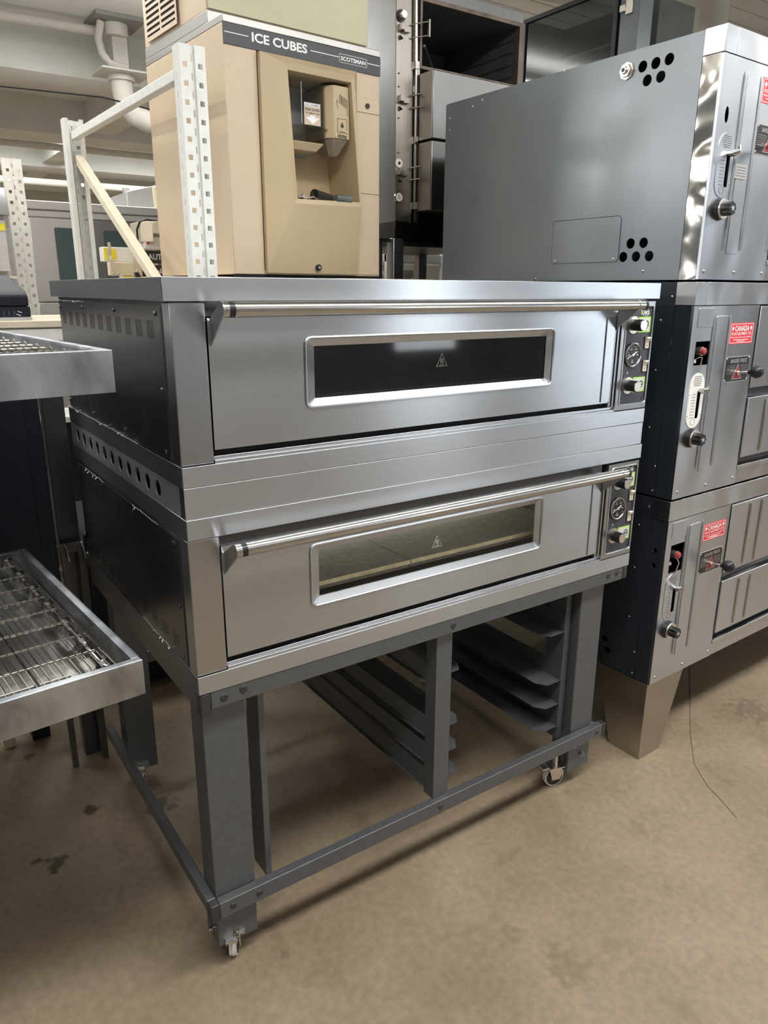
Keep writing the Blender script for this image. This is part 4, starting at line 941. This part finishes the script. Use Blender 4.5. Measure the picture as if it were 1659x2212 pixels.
q2 = latched(.484, .622, 1.640, 1.697, 2.14, CREAM, 'cream latched box front, lower of the two behind the diagonal brace', (.623, .77, 'ANKY'), ((.480, 1.660), (.585, 1.672)))
q3 = thing('lower_latched_box', 'yellow edged box with a black lever, half hidden by the deck oven top', 'appliance', (0, 2.05, 0))
MB().box(.50, .66, 0, .02, 1.630, 1.636).build('panel', YELLOW, q3); MB().box(.49, .505, -.015, 0, 1.60, 1.648).build('latch', ALU, q3); mb = MB(); mb.hull([(.560, -.03, 1.62), (.585, -.03, 1.62), (.585, -.01, 1.62), (.560, -.01, 1.62)], [(.550, -.03, 1.652), (.567, -.03, 1.655), (.567, -.01, 1.655), (.550, -.01, 1.652)]); mb.build('lever', BLACK, q3, .003)
for q in (0, 1):
    pass
sup = tag(MB().box(.53, .80, 2.08, 2.34, 1.50, 1.555).build('low_shelf', RACKC, None), 'cream shelf edge hidden behind the deck ovens under the latched boxes', 'shelf')
mb = MB(); mb.box(.737, .80, 2.3, 2.5, 1.833, 1.887); mb.prism_z([(.690, 2.34), (.737, 2.30), (.737, 2.5), (.690, 2.5)], 1.795, 1.887)
mx_ = thing('cream_mixer', 'cream machine head with black hose left of the ice dispenser', 'machine', (0, 0, 0)); mb.build('head', RACKC, mx_, .004)
mb = MB(); mb.tube([(.68, 2.36, 1.80), (.677, 2.35, 1.85), (.69, 2.34, 1.885), (.72, 2.33, 1.895), (.77, 2.33, 1.89)], .005, 8); mb.build('hose', BLACK, mx_)
mb = MB(); mb.box(.70, .80, 2.33, 2.5, 1.765, 1.82); mb.build('body', PAPER, mx_, .004)
MB().box(.712, .722, 2.325, 2.329, 1.785, 1.80).build('red_label', RED, mx_)
mb = MB(); mb.box(.71, .80, 2.46, 2.5, 1.5, 1.764); mb.build('pedestal', RACKC, mx_)

# ================================================================== STEAMER behind (centre right)
S0 = (1.567, 1.521)
sm_ = thing('steamer_oven', 'tall stainless steamer with dials and latches, its top compartment open, on a dark stand', 'oven', (S0[0], S0[1], 1.8755))
zz = lambda z: z-1.8755
mb = MB(); mb.box(0, .09, 0, .75, 0, zz(2.81)); mb.box(.09, .72, .10, .75, 0, zz(2.50)); mb.box(.09, .72, .60, .75, zz(2.50), zz(2.81)); mb.box(.09, .72, .0, .75, zz(2.752), zz(2.81)); mb.box(.70, .73, .0, .75, zz(2.50), zz(2.752))
mb.build('cabinet', STEAMS, sm_, .002)
mb = MB(); mb.box(.001, .078, -.004, 0, .002, zz(2.81)); mb.build('control_strip', STEAM, sm_, .001)
mb = MB(); mb.box(.079, .092, -.002, .0, 0, zz(2.81)); mb.box(.106, .125, -.006, .0, 0, zz(2.5)); mb.build('hinge_strip', STEAM, sm_, .001)
mb = MB(); mb.cyl((.098, -.014, zz(1.93)), (.098, -.014, zz(2.50)), .006, 12); mb.cyl((.096, -.014, zz(2.50)), (.090, -.014, zz(2.81)), .010, 12)
for z in (1.945, 2.21, 2.50): mb.box(.088, .108, -.024, 0, zz(z)-.014, zz(z)+.014)
mb.build('hinge_rod', CHROME, sm_)
mb = MB(); mb.plate(rect(.118, .72, zz(2.492), zz(2.762)), [rect(.130, .690, zz(2.505), zz(2.745))], -.012, .02); mb.build('opening_frame', RUST, sm_, .001)
mb = MB(); mb.box(.125, .70, .55, .6, zz(2.50), zz(2.752)); mb.box(.095, .125, .02, .6, zz(2.50), zz(2.752)); mb.box(.125, .70, .02, .6, zz(2.500), zz(2.503)); mb.box(.125, .70, .02, .6, zz(2.748), zz(2.752)); mb.box(.695, .70, .02, .6, zz(2.503), zz(2.748)); mb.build('compartment_lining', CAVITY, sm_)
mb = MB()
for z in (2.55, 2.60, 2.65, 2.70):
    mb.tube([(.132, .03, zz(z)), (.132, .5, zz(z))], .002, 6); mb.tube([(.69, .03, zz(z)), (.69, .5, zz(z))], .002, 6)
mb.tube([(.150, .02, zz(2.51)), (.150, .02, zz(2.74))], .003, 6); mb.tube([(.150, .0, zz(2.585)), (.42, .25, zz(2.53))], .006, 8)
mb.tube([(.45, .2, zz(2.56)), (.68, .05, zz(2.515))], .0025, 6)
for q in range(8): mb.tube([(.45+q*.03, .2-q*.02, zz(2.556-.006*q)), (.45+q*.03, .2-q*.02, zz(2.535-.006*q))], .0015, 4)
mb.build('rack_wires', STEAM, sm_)
for (a, b) in ((2.206, 2.468), (1.920, 2.199)):
    mb = MB(); mb.box(.112, .715, -.115, -.006, zz(a), zz(b)); dd = mb.build('door', STEAMS, sm_, .004)
    mb = MB(); mb.box(.110, .112, -.112, -.008, zz(a)+.003, zz(b)-.003); mb.build('door_side', STEAM, dd)
for z in (2.625, 2.360, 2.075):
    mb = MB(); mb.box(.010, .028, -.030, -.004, zz(z)-.008, zz(z)+.016); mb.box(.028, .060, -.022, -.004, zz(z)-.012, zz(z)+.010)
    mb.tube([(.070, -.01, zz(z)+.022), (.135, -.05, zz(z)+.036)], .003, 6); mb.tube([(.070, -.01, zz(z)-.026), (.135, -.05, zz(z)-.016)], .003, 6); mb.box(.132, .140, -.055, -.045, zz(z)-.022, zz(z)+.044)
    mb.build('latch', STEAM, sm_, .001)
    MB().cyl((.020, -.004, zz(z)-.030), (.020, -.014, zz(z)-.036), .010, 3).build('pointer', BLACK, sm_)
mb = MB(); mb.cyl((.020, -.004, zz(2.672)), (.020, -.010, zz(2.672)), .023, 24, 1); mb.cyl((.020, -.010, zz(2.672)), (.020, -.034, zz(2.672)), .014, 20); mb.build('timer_knob', [ALU, BLACK], sm_)
mb = MB(); mb.cyl((.017, -.004, zz(2.113)), (.017, -.009, zz(2.113)), .018, 24); mb.cyl((.017, -.009, zz(2.113)), (.017, -.012, zz(2.113)), .006, 12, 1); mb.build('timer_dial', [PAPER, BLACK], sm_)
mb = MB(); mb.cyl((.016, -.004, zz(1.975)), (.016, -.012, zz(1.975)), .022, 28, 2); mb.cyl((.016, -.012, zz(1.975)), (.016, -.0125, zz(1.975)), .0185, 28); mb.tube([(.014, -.013, zz(1.975)+.008), (.018, -.013, zz(1.975)-.008)], .0012, 4, 1); mb.build('pressure_gauge', [PAPER, BLACK, CHROME], sm_)
for z in (2.46, 2.41, 2.29, 2.155): MB().cyl((.014, -.004, zz(z)), (.014, -.008, zz(z)), .003, 8).build('screw', BLACK, sm_)
stn = thing('steamer_stand', 'dark square-legged stand carrying the tall steamer', 'stand', (S0[0], S0[1], 0))
mb = MB(); mb.box(0, .72, -.002, .75, 1.807, 1.875); mb.build('top_frame', metal('dark_frame_steel', (.10, .095, .09), .35), stn, .002)
mb = MB(); mb.box(.02, .70, .02, .74, 1.775, 1.806); mb.build('under_shelf', BLACK, stn)
for (x, y) in ((-.003, .0), (.66, .0), (-.003, .69), (.66, .69)): MB().box(x, x+.055, y, y+.055, 0, 1.8065).build('leg', STEELV, stn, .002)
mb = MB(); mb.cyl((-.045, .05, 1.63), (-.045, .05, 1.806), .012, 12); mb.box(-.06, .0, .03, .07, 1.79, 1.806); mb.build('drain_pipe', BLACK, stn)
# shelving with pans further back
sv = thing('shelving', 'steel shelving with price stickers seen under the steamer stand', 'shelving', (0, 2.5, 0))
mb = MB(); mb.box(2.2, 3.6, .0, .4, 1.745, 1.79); mb.box(2.2, 3.6, .1, .5, 1.83, 1.86); mb.box(2.2, 3.6, .0, .4, 1.60, 1.625); mb.build('shelf', GREYST, sv, .002)
for x in (2.62, 3.5, 2.2): MB().box(x, x+.03, -.01, .02, 0, 2.0).build('post', PAPER, sv)
for x, z in ((2.46, 1.762), (2.50, 1.842)): MB().box(x, x+.03, -.002, 0 if z < 1.8 else .099, z, z+.012).build('price_sticker', RED, sv)
mb = MB(); mb.cyl((2.40, 2.65, 1.626), (2.40, 2.65, 1.70), .06, 28, 0, .12); tag(mb.build('mixing_bowl', CHROME, None), 'shiny steel bowl on the far shelving under the steamer', 'bowl')
mb = MB(); mb.cyl((2.02, 2.5, 1.50), (2.02, 2.5, 1.80), .06, 24, 0, .07); mb.cyl((2.02, 2.5, 1.46), (2.02, 2.5, 1.50), .09, 24, 1)
tag(mb.build('orange_tub', [ORANGE, PAPER], None), 'orange tub on a white tray between the ice dispenser and the steamer leg', 'tub')
tag(MB().box(1.80, 2.18, 2.36, 2.62, 0, 1.459).build('side_cupboard', RACKC, None), 'cream cupboard under the orange tub', 'cupboard')

# glass door cabinet
gc = thing('glass_door_cabinet', 'black framed glass door cabinet above and behind the grey pizza oven side', 'cabinet', (2.9, 1.48, 0))
mb = MB(); mb.M = SIDE; mb.plate(rect(-.67, -.005, 2.2, 3.04), [rect(-.65, -.03, 2.3, 3.018)], -.012, .01); fr = mb.build('door_frame', BLACK, gc, .002)
MB().box(-.002, .004, .03, .65, 2.3, 3.018).build('door_glass', GLASSB, fr)
mb = MB(); mb.box(.30, .6, .0, .67, 2.0, 3.04); mb.box(.01, .3, .65, .67, 2.0, 3.04); mb.box(.01, .3, 0, .67, 2.0, 2.3); mb.build('cabinet_body', CAVITY, gc)
mb = MB(); mb.box(.011, .3, .02, .649, 2.78, 2.79); mb.build('inner_shelf', GREYST, gc)
mb = MB(); mb.box(-.004, .10, -.12, -.006, 2.0, 3.05); mb.build('side_frame', BPGREY, gc, .003)
mb = MB(); mb.box(-.016, -.004, -.085, -.045, 2.885, 2.955); mb.box(-.024, -.014, -.045, -.015, 2.90, 2.93); mb.build('hinge', ALU, gc, .002)
MB().box(-.004, .1, -.12, .67, 0, 1.999).build('lower_body', BPGREY, gc)
pl = MB(); pl.box(4.05, 4.35, 2.05, 2.35, 0, 3.6); tag(pl.build('column', mottled('column_paint', (.45, .45, .34), .6, 5, .05), None), 'pale green square column rising behind the pizza oven', 'column')
mb = MB(); mb.cyl((5.0, 2.4, 2.0), (5.0, 2.4, 3.6), .10, 24); tag(mb.build('vertical_pipe', PIPE, None), 'pale vertical pipe reaching the ceiling right of the column', 'pipe')
# ceiling services
mb = MB(); mb.cyl((4.6, 3.3, 3.30), (9.5, 3.1, 3.30), .17, 28); mb.cyl((6.55, 3.22, 3.30), (6.65, 3.216, 3.30), .19, 28)
tag(mb.build('round_duct', PIPE, None), 'large round painted duct under the ceiling at the top right', 'duct')
mb = MB(); mb.cyl((3.2, 2.9, 3.50), (9, 2.2, 3.50), .03, 12); tag(mb.build('ceiling_conduit', PIPE, None), 'thin pale conduit running along the ceiling right of the glass cabinet', 'conduit')
vp = thing('ceiling_vent_pipe', 'painted vent pipe with square flange and elbow hanging from the ceiling', 'pipe', (1.58, 5.42, 0))
mb = MB(); mb.box(-.19, .19, -.19, .19, 3.59, 3.619); mb.build('ceiling_plate', mottled('dark_plate', (.26, .25, .24), .6, 5, .1), vp, .002)
mb = MB(); mb.cyl((0, 0, 3.50), (0, 0, 3.59), .10, 20); mb.box(-.045, .075, -.05, .05, 3.25, 3.50); mb.build('drop_box', PIPE, vp, .004)
mb = MB(); mb.box(-.17, .22, -.17, .17, 3.235, 3.249); fl_ = mb.build('flange', PIPE, vp, .002)
mb = MB(); mb.tube([(.02, 0, 3.235), (.02, 0, 3.12), (.04, 0, 3.03), (.10, 0, 2.96), (.20, 0, 2.92), (.34, 0, 2.92)], .085, 20); mb.cyl((.02, 0, 3.19), (.02, 0, 3.235), .105, 24); mb.build('elbow', PIPE, vp)
mb = MB(); mb.tube([(-.12, -.05, 3.58), (-.15, -.05, 3.46), (-.13, -.05, 3.36), (-.08, -.05, 3.30), (.06, -.05, 3.28)], .03, 12); mb.build('side_elbow', PIPE, vp)
mb = MB(); mb.cyl((-3, 5.72, 3.53), (1.45, 5.45, 3.53), .035, 12); tag(mb.build('ceiling_pipe', PIPE, None), 'painted pipe running along the ceiling into the vent fitting', 'pipe')
mb = MB()
for a, b, rr in (((1.75, 7.2, 3.12), (8, 7.2, 3.12), .02), ((-3, 8.0, 3.05), (8, 8.0, 3.05), .03), ((-3, 9.8, 3.08), (9, 9.8, 3.02), .035)):
    pass
tag(MB().cyl((-3, 8.0, 3.06), (8, 8.0, 3.06), .035, 12).build('sprinkler_pipe', PIPE, None), 'nearest long horizontal sprinkler pipe far back under the ceiling', 'pipe')
tag(MB().cyl((-3, 10.6, 3.0), (9, 10.6, 3.0), .05, 12).build('sprinkler_pipe', PIPE, None), 'farthest long horizontal sprinkler pipe low in front of the back wall', 'pipe')
tag(MB().tube([(-3, 4.6, 3.02), (-.5, 4.6, 2.83), (1.2, 4.6, 2.88), (2.5, 4.6, 2.74), (5, 4.6, 2.95)], .006, 6).build('hanging_wire', BLACK, None), 'thin dark wire strung below the ceiling at the upper left', 'wire')
tag(MB().tube([(4.0, 3.4, 3.6), (4.02, 3.4, 3.45), (4.03, 3.38, 3.2), (4.0, 3.38, 2.9)], .007, 6).build('dangling_cable', BLACK, None), 'dark cable dangling from the ceiling above the steamer', 'cable')
bp_ = thing('support_pole', 'pale column far behind the rack, left of the ice dispenser', 'pole', (2.55, 7.0, 0)); MB().cyl((0, 0, 0), (0, 0, 3.6), .075, 20).build('shaft', CEILB, bp_); MB().box(-.12, .12, -.12, .12, 3.5, 3.6).build('head_plate', CEILB, bp_)
